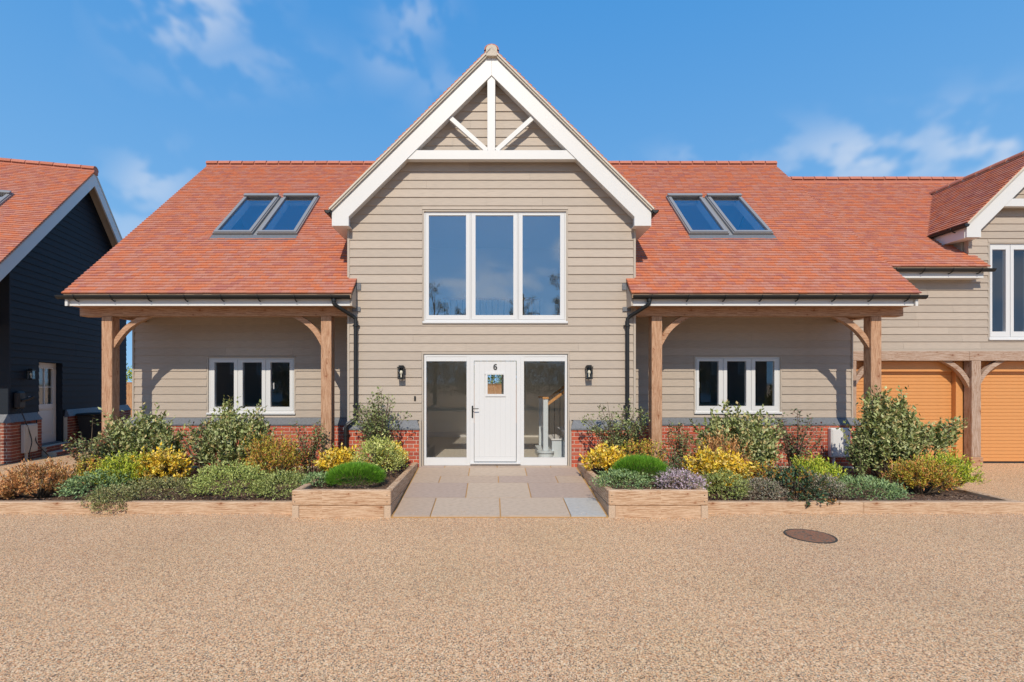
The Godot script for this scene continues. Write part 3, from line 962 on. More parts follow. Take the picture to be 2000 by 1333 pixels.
# two slopes either side of a ridge that runs along z, with the white eaves boxes below them
func build_gable_roof(h: Node3D, cx: float, apex: float, half: float, zf: float, zb: float, wall: float, main: Vector2, seed_: int) -> void:
	var b := Mb.new()
	var low := apex - 0.99 * half
	for s in [-1.0, 1.0]:
		var p := Vector3(cx, apex, 0)
		var q := Vector3(cx + s * half, low, 0)
		var d := Vector3(0, 0.06, 0)
		var a := [p + Vector3(0, 0, zf), q + Vector3(0, 0, zf), q + Vector3(0, 0, zb), p + Vector3(0, 0, zb)]
		if s > 0: b.hexa([a[0] - d, a[1] - d, a[1], a[0], a[3] - d, a[2] - d, a[2], a[3]])
		else: b.hexa([a[1] - d, a[0] - d, a[0], a[1], a[2] - d, a[3] - d, a[3], a[2]])
	var r := mput("gable_roof", b, M.undercloak, h)
	var len := half / 0.7107
	var all := []
	for s in [-1.0, 1.0]:
		var fr := slope_frame(Vector3(cx + s * half, low, 0), Vector3(-s * 0.7107, 0.7036, 0))
		var lim := func(v):
			var y: float = low + v * 0.7036
			var back: float = main.x - (y - main.y) / K
			return [back, zf + 0.02] if s < 0 else [-zf - 0.02, -back]
		all.append_array(tile_field(fr, len - 0.03, lim, [], seed_ + int(s)))
	lay_tiles(r, all, 0)
	for s in [-1.0, 1.0]:
		var pv := PackedVector2Array([Vector2(cx, apex + 0.018), Vector2(cx, apex - 0.02), Vector2(cx + s * half, low - 0.02), Vector2(cx + s * half, low + 0.018)])
		if Geometry2D.is_polygon_clockwise(pv): pv.reverse()
		var vm := Mb.new()
		vm.prism(pv, zf + 0.001, zf + 0.024)
		mput("verge_mortar", vm, M.undercloak, r)
	var hit := main.x - (apex - main.y) / K
	ridge_run(r, Vector3(cx, apex - 0.03, hit - 0.1), Vector3(cx, apex - 0.03, zf + 0.03))
	for s in [-1.0, 1.0]:
		var x0: float = cx + s * (half - 0.36)
		var x1: float = cx + s * (half - 0.045)
		var back: float = main.x - (low - main.y) / K - 0.3
		pbox("eaves_soffit", Vector3(minf(x0, x1), low - 0.3, back), Vector3(maxf(x0, x1), low - 0.285, wall + 0.168), M.white, h)
		pbox("eaves_fascia", Vector3(minf(x1, x1 + s * 0.02), low - 0.302, back), Vector3(maxf(x1, x1 + s * 0.02), low - 0.04, wall + 0.168), M.white, h)
		gutter_run(h, Vector3(cx + s * (half + 0.025), low - 0.02, back), Vector3(cx + s * (half + 0.025), low - 0.02, zf + 0.02), 2, Vector3(-s, 0, 0))
		# closing soffit behind the bargeboard, following the rake
		var poly := PackedVector2Array([Vector2(cx, apex - 0.065), Vector2(cx + s * (half - 0.05), low - 0.03), Vector2(cx + s * (half - 0.05), low - 0.28), Vector2(cx + s * (half - 0.33), low - 0.28), Vector2(cx + s * (half - 0.33), apex - 0.44 - 0.99 * (half - 0.33)), Vector2(cx, apex - 0.44)])
		if Geometry2D.is_polygon_clockwise(poly): poly.reverse()
		var v := Mb.new()
		v.prism(poly, wall + 0.004, wall + 0.169)
		mput("verge_soffit", v, M.white, h)

func truss(h: Node3D, cx: float, apex_in: float, collar: float, span: float, z0: float, z1: float) -> void:
	pbox("king_post", Vector3(cx - 0.08, collar + 0.086, z0), Vector3(cx + 0.07, apex_in + 0.02, z1 - 0.012), M.white, h, 0.004)
	var c := Mb.new()
	c.prism(PackedVector2Array([Vector2(cx - span - 0.06, collar - 0.085), Vector2(cx + span + 0.06, collar - 0.085), Vector2(cx + span - 0.11, collar + 0.085), Vector2(cx - span + 0.11, collar + 0.085)]), z0 - 0.02, z1 - 0.004)
	mput("collar_beam", c, M.white, h)
	for s in [-1.0, 1.0]:
		var a := Vector2(cx + s * 0.09, collar + 0.1)
		var e := Vector2(cx + s * 0.79, apex_in - 0.79)
		var n := (e - a).orthogonal().normalized() * 0.042
		var poly := PackedVector2Array([a - n, e - n, e + n, a + n])
		if Geometry2D.is_polygon_clockwise(poly): poly.reverse()
		var b := Mb.new()
		b.prism(poly, z0 + 0.02, z1 - 0.03)
		mput("gable_brace", b, M.white, h)

func build_porches(h: Node3D) -> void:
	for s in [-1.0, 1.0]:
		var b0: float = minf(s * 2.82, s * 8.05)
		var b1: float = maxf(s * 2.82, s * 8.05)
		pbox("porch_beam", Vector3(b0, 3.222, -0.2), Vector3(b1, 3.382, 0.004), M.oak_h, h, 0.006)
		var xs := [s * 3.235, s * 7.525]
		for x in xs:
			var p := pbox("porch_post", Vector3(x - 0.103, 0.12, -0.205), Vector3(x + 0.103, 3.221, -0.002), M.oak_v, h, 0.008)
			if absf(x) > 5.0:
				pbox("tie_beam", Vector3(x - 0.07, 3.225, -1.02), Vector3(x + 0.07, 3.375, -0.201), M.oak_h, h, 0.004)
		arc_brace(h, Vector3(s * (7.525 - 0.104), 3.221, 0), -s * 0.72, 0.62, -0.15, -0.05, M.oak_h, 0.1)
		arc_brace(h, Vector3(s * (3.235 + 0.104), 3.221, 0), s * 0.6, 0.6, -0.15, -0.05, M.oak_h, 0.1)

func build_rooms(h: Node3D) -> void:
	var hall := Mb.new()
	hall.box(Vector3(-2.65, 0.16, -5.0), Vector3(-2.55, 2.99, -0.132))
	hall.box(Vector3(2.55, 0.16, -5.0), Vector3(2.65, 2.99, -0.132))
	hall.box(Vector3(-2.55, 2.75, -5.0), Vector3(2.55, 2.99, -2.3))
	hall.box(Vector3(-2.55, 2.75, -2.299), Vector3(-1.9, 2.99, -0.132))
	var hw := mput("hall_walls", hall, M.plaster, h)
	mput("back_wall", core(-2.65, 2.65, 0.16, 2.99, -5.1, -5.001, [[-0.75, 0.3, 0.31, 2.7], [0.42, 0.95, 0.31, 2.7]]), M.plaster, hw)  # second opening, out of view, added to let more daylight into the hall
	pbox("hall_floor", Vector3(-2.549, 0.16, -4.999), Vector3(2.549, 0.31, -0.132), M.floor_tile, hw)
	var upper := Mb.new()
	upper.box(Vector3(-2.65, 2.991, -3.6), Vector3(-2.55, 5.65, -0.132))
	upper.box(Vector3(2.55, 2.991, -3.6), Vector3(2.65, 5.65, -0.132))
	upper.box(Vector3(-2.55, 5.55, -3.6), Vector3(2.55, 5.65, -0.132))
	upper.box(Vector3(-2.65, 2.991, -3.7), Vector3(2.65, 5.65, -3.601))
	mput("landing_walls", upper, M.plaster, h)
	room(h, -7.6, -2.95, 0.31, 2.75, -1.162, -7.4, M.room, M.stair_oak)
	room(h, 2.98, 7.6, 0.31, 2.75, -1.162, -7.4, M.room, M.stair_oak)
	for s in [-1.0, 1.0]:
		pbox("loft_floor", Vector3(minf(s * 2.8, s * 7.68), 3.41, -7.6), Vector3(maxf(s * 2.8, s * 7.68), 3.45, -1.165), M.stair_oak, h)
	mput("loft_lining", slope_slab(-7.68, 7.68, -9.0, 3.4, -4.42, 7.98, 0.03), M.plaster, h)
	pbox("skirting", Vector3(-2.549, 0.311, -4.998), Vector3(-0.76, 0.46, -4.975), M.white, h)
	# the stair seen through the right sidelight
	var st := pbox("staircase", Vector3(1.28, 0.311, -1.7), Vector3(1.62, 0.705, -0.78), M.stair_paint, h, 0.004)
	for i in 5:
		var x := 1.3 + i * 0.24
		pbox("step", Vector3(x + 0.325, 0.311, -1.7), Vector3(x + 0.563, 0.88 + i * 0.18, -0.78), M.stair_paint, st)
		pbox("tread", Vector3(x - 0.04, 0.706 + i * 0.18, -1.72), Vector3(x + 0.22, 0.735 + i * 0.18, -0.755), M.white, st, 0.006)
	var cs := Mb.new()
	cs.lathe(PackedVector2Array([Vector2(0.0, 0.311), Vector2(0.16, 0.311), Vector2(0.16, 0.45), Vector2(0.185, 0.455), Vector2(0.185, 0.485), Vector2(0.0, 0.485)]), Vector3(1.14, 0, -0.78), 24)
	cs.box(Vector3(1.0, 0.311, -1.7), Vector3(1.279, 0.484, -0.8))
	mput("bottom_step", cs, M.stair_paint, st)
	for p in [[1.14, -0.78], [1.14, -1.68]]:
		pbox("newel_post", Vector3(p[0] - 0.052, 0.486, p[1] - 0.052), Vector3(p[0] + 0.052, 1.57, p[1] + 0.052), M.stair_paint, st, 0.006)
		pbox("newel_cap", Vector3(p[0] - 0.064, 1.571, p[1] - 0.064), Vector3(p[0] + 0.064, 1.62, p[1] + 0.064), M.stair_oak, st, 0.008)
		var r := Mb.new()
		r.hexa([Vector3(1.193, 1.44, p[1] + 0.03), Vector3(2.3, 2.27, p[1] + 0.03), Vector3(2.3, 2.34, p[1] + 0.03), Vector3(1.193, 1.51, p[1] + 0.03), Vector3(1.193, 1.44, p[1] - 0.03), Vector3(2.3, 2.27, p[1] - 0.03), Vector3(2.3, 2.34, p[1] - 0.03), Vector3(1.193, 1.51, p[1] - 0.03)])
		mput("handrail", r, M.stair_oak, st)
		for i in 8:
			var x := 1.33 + i * 0.12
			var b := Mb.new()
			b.tube(PackedVector3Array([Vector3(x, 0.74 + floorf(i / 2.0) * 0.18, p[1]), Vector3(x, 1.44 + (x - 1.193) * 0.75, p[1])]), 0.009, 6)
			mput("baluster", b, M.iron, st)
	# a landing rail in the room above
	var lr := pbox("landing_rail", Vector3(-1.2, 3.95, -2.43), Vector3(1.2, 4.0, -2.37), M.stair_oak, h, 0.006)
	for i in 17:
		pbox("landing_baluster", Vector3(-1.16 + i * 0.145, 3.01, -2.41), Vector3(-1.13 + i * 0.145, 3.949, -2.39), M.iron, lr)

# ---------------------------------------------------------------- garage wing on the right
func build_garage() -> void:
	var g := thing("garage_wing", "taupe boarded garage wing with orange timber doors below an oak beam", "garage")
	var win := [11.33, 13.27, 2.93, 5.09]
	var ends := func(y): return [7.85, 14.5 if y < 4.3 else 12.3 + minf(1.5, (7.185 - 0.26 - y) / 0.99)]
	var ends2 := func(y):
		if y < 4.45: return [7.85, 14.5]
		var hw := minf(1.45, (6.95 - y) / 0.99)
		return [12.3 - hw, 12.3 + hw]
	var w := mput("front_wall", core(7.85, 14.5, 2.64, 4.5, -1.68, -1.58, [[win[0], win[1], win[2], 4.5]]), M.trim, g)
	var up := Mb.new()
	up.prism(PackedVector2Array([Vector2(10.86, 4.501), Vector2(11.33, 4.501), Vector2(11.33, 5.9), Vector2(10.86, 5.4)]), -1.68, -1.58)
	up.prism(PackedVector2Array([Vector2(13.27, 4.501), Vector2(13.74, 4.501), Vector2(13.74, 5.4), Vector2(13.27, 5.9)]), -1.68, -1.58)
	up.prism(PackedVector2Array([Vector2(11.331, 5.09), Vector2(13.269, 5.09), Vector2(13.269, 5.9), Vector2(12.3, 6.9), Vector2(11.331, 5.9)]), -1.68, -1.58)
	mput("wing_gable", up, M.trim, w)
	boards(w, Transform3D(Basis(), Vector3(0, 0, -1.55)), ends2, 2.69, 6.8, [[win[0] - 0.035, win[1] + 0.035, win[2] - 0.05, win[3] + 0.03]], "clad", 90)
	pbox("bottom_trim", Vector3(7.85, 2.641, -1.58), Vector3(14.5, 2.685, -1.535), M.trim, g)
	var gl := []
	for i in 4:
		var a := 11.41 + i * 0.49
		gl.append([a, a + 0.31])
	window_unit(g, win[0], win[1], win[2], win[3], gl, 3.09, 4.96, -1.55)
	var tt := Mb.new()
	tt.box(Vector3(win[0] - 0.033, win[2] - 0.045, -1.58), Vector3(win[0] - 0.001, win[3] + 0.026, -1.554))
	tt.box(Vector3(win[1] + 0.001, win[2] - 0.045, -1.58), Vector3(win[1] + 0.033, win[3] + 0.026, -1.554))
	tt.box(Vector3(win[0] - 0.001, win[3] + 0.001, -1.58), Vector3(win[1] + 0.001, win[3] + 0.026, -1.552))
	mput("opening_trim", tt, M.trim, g)
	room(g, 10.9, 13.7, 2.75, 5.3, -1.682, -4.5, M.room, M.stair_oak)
	for i in 2:
		pbox("stair_rail", Vector3(11.2 + i * 0.56, 4.0, -2.4), Vector3(11.55 + i * 0.56, 4.04, -2.34), M.stair_oak, g, 0.006)
	# roof
	var rise := 3.32 - 0.028
	var fr := slope_frame(Vector3(0, rise + K * 1.23, -1.23), Vector3(0, 0.6921, -0.7218))
	var e0 := Vector2(-1.23, rise + K * 1.23)
	var e1 := Vector2(-4.72, rise + K * 4.72)
	var rb := slope_slab(7.87, 10.95, e0.x, e0.y, -1.6, rise + K * 1.6, 0.075)
	for q in [slope_slab(7.87, 10.84, -1.6, rise + K * 1.6, e1.x, e1.y, 0.075), slope_slab(7.87, 17.0, -8.5, 4.2, e1.x, e1.y, 0.075), slope_slab(13.76, 17.0, e0.x, e0.y, e1.x, e1.y, 0.075)]:
		rb.v.append_array(q.v)
		rb.n.append_array(q.n)
	var rf := mput("garage_roof", rb, M.deck_timber, g)
	var lim := func(v):
		var z: float = e0.x - v * 0.7218
		var y: float = e0.y + v * 0.6921
		if z > -1.56: return [7.87, 11.0]
		if y < 5.42: return [7.87, 10.84]
		if y < 7.18: return [7.87, 12.3 - (7.2 - y) / 0.99]
		return [7.87, 16.5]
	var tl := tile_field(fr, 4.8, lim, [], 31)
	lay_tiles(rf, tl, 300)
	ridge_run(rf, Vector3(7.0, e1.y + 0.015, e1.x), Vector3(16.5, e1.y + 0.015, e1.x))
	pbox("fascia", Vector3(7.95, 4.25, -1.327), Vector3(10.94, 4.44, -1.305), M.white, g, 0.003)
	pbox("eaves_soffit", Vector3(7.95, 4.257, -1.548), Vector3(10.94, 4.272, -1.328), M.white, g)
	gutter_run(g, Vector3(7.95, 4.44, -1.24), Vector3(11.1, 4.44, -1.24), 5, Vector3.FORWARD)
	build_gable_roof(g, 12.3, 7.185, 1.74, -1.29, -5.2, -1.55, Vector2(0, rise), 35)
	for s in [-1.0, 1.0]:
		bargeboard(g, 12.3, s, 1.7, 1.38, 5.43, 5.17, 7.115, 6.71, -1.38, -1.34)
	truss(g, 12.3, 6.71, 5.95, 0.86, -1.46, -1.35)
	pbox("wing_side", Vector3(10.855, 4.3, -4.4), Vector3(10.89, 5.25, -1.682), M.clad1, g)
	# oak frame
	pbox("oak_beam", Vector3(7.85, 2.42, -1.7), Vector3(10.82, 2.638, -1.5), M.oak_grey_h, g, 0.006)
	pbox("oak_beam", Vector3(10.823, 2.42, -1.7), Vector3(15.0, 2.638, -1.5), M.oak_grey_h, g, 0.006)
	for x in [8.16, 10.98, 13.8]:
		pbox("oak_post", Vector3(x - 0.105, 0.24, -1.702), Vector3(x + 0.105, 2.419, -1.502), M.oak_grey_v, g, 0.008)
		pbox("post_base", Vector3(x - 0.13, 0.05, -1.73), Vector3(x + 0.13, 0.239, -1.475), M.oak_h, g, 0.01)
		arc_brace(g, Vector3(x + 0.106, 2.419, 0), 0.62, 0.62, -1.66, -1.56, M.oak_grey_h, 0.1)
		if x > 9.0: arc_brace(g, Vector3(x - 0.106, 2.419, 0), -0.62, 0.62, -1.66, -1.56, M.oak_grey_h, 0.1)
	# doors, frames and header behind the posts
	for i in 2:
		var x0 := 8.25 + i * 2.9
		var x1 := x0 + 2.46
		var d := pbox("garage_door", Vector3(x0, 0.07, -1.86), Vector3(x1, 2.19, -1.83), M.garage_door, g)
		d.set_meta("label", "orange slatted roller door")
		for k in 26:
			var y := 0.09 + k * 0.081
			var b := Mb.new()
			b.bevel(Vector3(x0 + 0.002, y + 0.0015, -1.8295), Vector3(x1 - 0.002, y + 0.0795, -1.812), 0.008)
			mput("slat", b, M.garage_door, d)
		pbox("door_jamb", Vector3(x0 - 0.16, 0.05, -1.87), Vector3(x0 - 0.002, 2.419, -1.71), M.garage_door, g, 0.004)
		pbox("door_jamb", Vector3(x1 + 0.002, 0.05, -1.87), Vector3(x1 + 0.16, 2.419, -1.71), M.garage_door, g, 0.004)
		pbox("door_header", Vector3(x0 - 0.001, 2.18, -1.8), Vector3(x1 + 0.001, 2.418, -1.72), M.garage_door, g, 0.004)
		pbox("bottom_seal", Vector3(x0, 0.05, -1.86), Vector3(x1, 0.089, -1.815), M.plastic_black, g)
	pbox("garage_back", Vector3(7.9, 0.05, -2.1), Vector3(15.0, 2.63, -2.0), M.room, g)

# ---------------------------------------------------------------- dark neighbour on the left
func build_neighbour() -> void:
	var at := Vector3(-11.26, 0, -1.85)
	var n := thing("black_house", "black weatherboarded house with clay tile roof, its gable end in shade", "house", at, 0.2373)
	var rot := Transform3D(Basis(Vector3(0, 0, -1), Vector3.UP, Vector3(1, 0, 0)), Vector3.ZERO)
	var door := [1.05, 2.0, 0.31, 2.46]
	var ridge := 2.91
	var ry := 8.14
	var ends := func(y): return [maxf(0.0, ridge - (ry - 0.12 - y) / K), minf(5.54, ridge + (ry - 0.12 - y) / K)]
	var w := mput("gable_end", core(0.0, 5.54, 0.05, 5.2, -0.33, -0.03, [door]), M.black1, n, rot)
	var tp := Mb.new()
	tp.prism(PackedVector2Array([Vector2(0, 5.201), Vector2(5.54, 5.201), Vector2(ridge, 7.95)]), -0.33, -0.03)
	mput("gable_top", tp, M.black1, w, Transform3D())
	boards(w, Transform3D(), ends, 1.19, 7.9, [door], "black", 120)
	var fw := pbox("front_wall", Vector3(-7, 0.05, -0.2), Vector3(-0.331, 4.9, -0.03), M.black1, n)
	boards(fw, Transform3D(), func(_y): return [-3.0, -0.001], 1.19, 3.4, [], "black", 121)
	pbox("corner_trim", Vector3(-0.03, 1.17, -0.05), Vector3(0.008, 4.9, 0.008), M.black2, n)
	# plinth
	var side := Transform3D(Basis(Vector3(0, 0, -1), Vector3.UP, Vector3(1, 0, 0)), Vector3(0.1, 0, 0))
	var runs := [[-0.1, 0.96], [2.09, 5.6]]
	for i in 2:
		var r: Array = runs[i]
		var p := pbox("brick_plinth", Vector3(-0.1, 0, -r[1] + 0.004), Vector3(0.093, 1.0, -r[0] - 0.004), M.mortar, n)
		bricks(p, side, r[0], r[1], 1.0, 13, 13 if i == 0 else 6, 130 + i, "brown_brick")
		var l := Mb.new()
		l.hexa([Vector3(r[0] - 0.01, 1.0, 0.115), Vector3(r[1] + 0.01, 1.0, 0.115), Vector3(r[1] - 0.03, 1.185, 0.015), Vector3(r[0] + 0.05, 1.185, 0.015), Vector3(r[0] - 0.01, 0.97, -0.01), Vector3(r[1] + 0.01, 0.97, -0.01), Vector3(r[1] - 0.03, 1.17, -0.02), Vector3(r[0] + 0.05, 1.17, -0.02)])
		mput("lead_flashing", l, M.lead, n, Transform3D(rot.basis, Vector3(0.002, 0, 0)))
	var fp := pbox("brick_plinth", Vector3(-3.0, 0, -0.05), Vector3(0.092, 1.0, 0.093), M.mortar, n)
	bricks(fp, Transform3D(Basis(), Vector3(0, 0, 0.1)), -1.0, 0.1, 1.0, 13, 13, 133, "brown_brick")
	var fl := Mb.new()
	fl.hexa([Vector3(-3, 1.0, 0.116), Vector3(0.116, 1.0, 0.116), Vector3(0.02, 1.185, 0.016), Vector3(-3, 1.185, 0.016), Vector3(-3, 0.97, 0.0), Vector3(0.1, 0.97, 0.0), Vector3(0.02, 1.17, -0.01), Vector3(-3, 1.17, -0.01)])
	mput("lead_flashing", fl, M.lead, n)
	# side door, deep in its opening
	var d := Mb.new()
	d.box(Vector3(1.06, 0.34, -0.200), Vector3(1.2, 2.45, -0.150))
	d.box(Vector3(1.86, 0.34, -0.200), Vector3(1.99, 2.45, -0.150))
	d.box(Vector3(1.2, 2.3, -0.200), Vector3(1.86, 2.45, -0.150))
	d.box(Vector3(1.2, 1.24, -0.200), Vector3(1.86, 1.36, -0.140))
	d.box(Vector3(1.2, 0.34, -0.200), Vector3(1.86, 0.55, -0.150))
	d.box(Vector3(1.2, 0.55, -0.190), Vector3(1.86, 1.24, -0.165))
	var dn := mput("side_door", d, M.white, n, rot)
	pbox("glazing_bar", Vector3(1.518, 1.36, -0.185), Vector3(1.542, 2.3, -0.155), M.white, dn)
	pbox("glazing_bar", Vector3(1.2, 1.8, -0.184), Vector3(1.86, 1.822, -0.156), M.white, dn)
	pane(dn, 1.2, 1.86, 1.36, 2.3, -0.175)
	pbox("door_panel", Vector3(1.26, 0.62, -0.170), Vector3(1.8, 1.18, -0.158), M.white, dn, 0.008)
	pbox("door_sill", Vector3(1.05, 0.3, -0.200), Vector3(2.0, 0.338, -0.02), M.lead, dn)
	room(n, -3.0, -0.35, 0.31, 2.75, -0.5, -3.2, M.room, M.floor_tile)
	pbox("door_step", Vector3(-0.02, 0.0, -2.05), Vector3(0.42, 0.155, -0.98), M.mortar, n)
	var stp := pbox("step_top", Vector3(-0.02, 0.156, -2.05), Vector3(0.2, 0.3, -0.98), M.mortar, n)
	bricks(stp, Transform3D(rot.basis, Vector3(0.21, 0, 0)), 0.98, 2.05, 0.3, 2, 2, 135, "brown_brick")
	bricks(stp, Transform3D(rot.basis, Vector3(0.43, 0, 0)), 0.98, 2.05, 0.155, 2, 2, 136, "brown_brick")
	# roof with deep white verges
	var ez := 1.82
	var ey := ry - K * (ridge + ez)
	var rb := slope_slab(-7.0, 0.33, ez, ey, -ridge, ry, 0.075)
	var q := slope_slab(-7.0, 0.33, -6.1, ry - K * (6.1 - ridge), -ridge, ry, 0.075)
	rb.v.append_array(q.v)
	rb.n.append_array(q.n)
	var rf := mput("roof", rb, M.undercloak, n)
	var fr := slope_frame(Vector3(0, ey, ez), Vector3(0, 0.6921, -0.7218))
	var tl := tile_field(fr, 6.5, func(_v): return [-4.0, 0.36], [[-1.68, -0.77, 2.45, 4.54]], 61)
	for t in tl:   # tiles that lie outside the view come last
		var spot: Vector3 = n.transform * t[0].origin
		if spot.x < -1.0 * (9.5 - spot.z): t[2] += 100.0
	lay_tiles(rf, tl, 300)
	ridge_run(rf, Vector3(-4.0, ry + 0.015, -ridge), Vector3(0.36, ry + 0.015, -ridge))
	skylight(n, fr, -1.65, -0.8, 2.6, 4.56)
	for s in [0, 1]:
		var b := Mb.new()
		var k: float = ez if s == 0 else -6.1
		var ky: float = ey if s == 0 else ry - K * (6.1 - ridge)
		# outline in (board-x, y) on the gable plane
		var p0 := Vector2(-k, ky - 0.08)
		var p1 := Vector2(ridge, ry - 0.08)
		var poly := PackedVector2Array([p0, p1, p1 - Vector2(0, 0.36), p0 - Vector2(0, 0.36)])
		if Geometry2D.is_polygon_clockwise(poly): poly.reverse()
		b.prism(poly, 0.28, 0.32)
		mput("bargeboard", b, M.white, n, rot)
		var so := Mb.new()
		var pol2 := PackedVector2Array([p0 - Vector2(0, 0.02), p1 - Vector2(0, 0.02), p1 - Vector2(0, 0.1), p0 - Vector2(0, 0.1)])
		if Geometry2D.is_polygon_clockwise(pol2): pol2.reverse()
		so.prism(pol2, 0.003, 0.279)
		mput("verge_soffit", so, M.trim, n, rot)
	# porch frame at the front
	pbox("porch_beam", Vector3(-0.42, 3.22, -0.02), Vector3(-0.22, 3.42, 1.5), M.oak_h, n, 0.006)
	pbox("porch_beam", Vector3(-5.0, 3.221, 1.3), Vector3(0.3, 3.4, 1.5), M.oak_h, n, 0.006)
	pbox("porch_post", Vector3(-0.42, 0.0, 1.3), Vector3(-0.22, 3.22, 1.5), M.oak_v, n, 0.008)
	pbox("fascia", Vector3(-5.0, 3.4, 1.72), Vector3(0.27, 3.58, 1.745), M.white, n)

	# fittings on that wall, each a thing of its own
	var base := Transform3D(Basis(Vector3.UP, 0.2373), at)
	var place := func(o: Node3D, x: float, t: float): o.position = base * Vector3(x, 0, -t)
	var mb := thing("meter_cabinet", "pale grey meter cabinet with cables on the black house's brick plinth", "cabinet", Vector3.ZERO, 0.2373)
	place.call(mb, 0.104, 0.42)
	pbox("box", Vector3(0, 0.24, -0.23), Vector3(0.09, 0.92, 0.23), M.meter_box_grey, mb, 0.012)
	pbox("cabinet_door", Vector3(0.091, 0.28, -0.2), Vector3(0.1, 0.88, 0.2), M.meter_box_grey, mb, 0.004)
	var pp := Mb.new()
	pp.tube(PackedVector3Array([Vector3(0.05, 0.0, 0.12), Vector3(0.05, 0.24, 0.12)]), 0.03, 10)
	mput("conduit", pp, M.meter_box_grey, mb)
	var ev := thing("car_charger", "black wall charger with its plug and hanging cable on black boards", "charger", Vector3.ZERO, 0.2373)
	place.call(ev, 0.004, 0.22)
	pbox("body", Vector3(0, 1.3, -0.13), Vector3(0.13, 1.72, 0.13), M.plastic_black, ev, 0.04)
	var pl := Mb.new()
	pl.tube(PackedVector3Array([Vector3(0.13, 1.5, 0.02), Vector3(0.24, 1.53, -0.02), Vector3(0.32, 1.6, -0.06)]), [0.035, 0.04, 0.03], 8)
	mput("plug", pl, M.plastic_black, ev)
	pbox("plug_handle", Vector3(0.22, 1.57, -0.17), Vector3(0.26, 1.6, -0.02), M.skylight_frame, ev, 0.01)
	var cb := Mb.new()
	var path := PackedVector3Array()
	for p in [Vector3(0.1, 1.32, 0.05), Vector3(0.16, 1.1, 0.02), Vector3(0.2, 0.8, -0.08), Vector3(0.24, 0.5, -0.12), Vector3(0.26, 0.2, 0.0), Vector3(0.3, 0.03, -0.1), Vector3(0.4, 0.015, -0.4), Vector3(0.42, 0.1, -0.42), Vector3(0.24, 0.45, -0.3), Vector3(0.16, 0.75, -0.42), Vector3(0.12, 1.0, -0.5)]:
		path.append(p)
	var c3 := Curve3D.new()
	for i in path.size():
		var dlt := (path[mini(i + 1, path.size() - 1)] - path[maxi(i - 1, 0)]) / 6.0
		c3.add_point(path[i], -dlt, dlt)
	cb.tube(c3.tessellate(4, 4), 0.011, 7)
	mput("cable", cb, M.plastic_black, ev)
	lantern(base * Vector3(0.02, 2.0, -0.58), 0.2373 + PI / 2, "black wall lantern on the black boarded gable end", "")
	var bin := thing("wheelie_bin", "black wheelie bin standing in shade by the black house", "bin", base * Vector3(0.5, 0, -2.62), 0.2373 + PI / 2)
	var bb := Mb.new()
	bb.hexa([Vector3(-0.24, 0.06, 0.27), Vector3(0.24, 0.06, 0.27), Vector3(0.29, 0.98, 0.35), Vector3(-0.29, 0.98, 0.35), Vector3(-0.24, 0.06, -0.22), Vector3(0.24, 0.06, -0.22), Vector3(0.29, 0.98, -0.33), Vector3(-0.29, 0.98, -0.33)])
	mput("body", bb, M.plastic_black, bin)
	var ld := Mb.new()
	ld.bevel(Vector3(-0.31, 0.982, -0.38), Vector3(0.31, 1.06, 0.38), 0.03)
	mput("lid", ld, M.plastic_black, bin)
	for s in [-1.0, 1.0]:
		var wh := Mb.new()
		wh.tube(PackedVector3Array([Vector3(s * 0.25, 0.1, -0.28), Vector3(s * 0.3, 0.1, -0.28)]), 0.1, 14)
		mput("wheel", wh, M.plastic_black, bin)

func lantern(at: Vector3, turn: float, label: String, group: String) -> void:
	# base of the fitting at its lower edge; the wall lies behind z = 0
	var l := thing("wall_lantern", label, "lantern", at, turn, group)
	pbox("back_plate", Vector3(-0.05, 0.02, 0.0), Vector3(0.05, 0.26, 0.018), M.iron, l, 0.004)
	pbox("bottom", Vector3(-0.062, 0.0, 0.02), Vector3(0.062, 0.018, 0.135), M.iron, l, 0.003)
	pbox("cap", Vector3(-0.07, 0.222, 0.019), Vector3(0.07, 0.242, 0.145), M.iron, l, 0.004)
	pbox("cap_top", Vector3(-0.045, 0.243, 0.03), Vector3(0.045, 0.272, 0.12), M.iron, l, 0.006)
	for s in [-1.0, 1.0]:
		pbox("corner_bar", Vector3(s * 0.056 - 0.005, 0.019, 0.122), Vector3(s * 0.056 + 0.005, 0.221, 0.132), M.iron, l)
		pbox("corner_bar", Vector3(s * 0.056 - 0.005, 0.019, 0.022), Vector3(s * 0.056 + 0.005, 0.221, 0.032), M.iron, l)
		pbox("pane", Vector3(s * 0.056 - 0.001, 0.019, 0.033), Vector3(s * 0.056 + 0.001, 0.221, 0.121), M.glass, l)
	pbox("pane", Vector3(-0.05, 0.019, 0.126), Vector3(0.05, 0.221, 0.128), M.glass, l)
	var b := Mb.new()
	b.lathe(PackedVector2Array([Vector2(0.0, 0.02), Vector2(0.014, 0.022), Vector2(0.014, 0.07), Vector2(0.028, 0.1), Vector2(0.03, 0.125), Vector2(0.02, 0.15), Vector2(0.0, 0.158)]), Vector3(0, 0.019, 0.077), 12)
	mput("bulb", b, M.bulb, l)
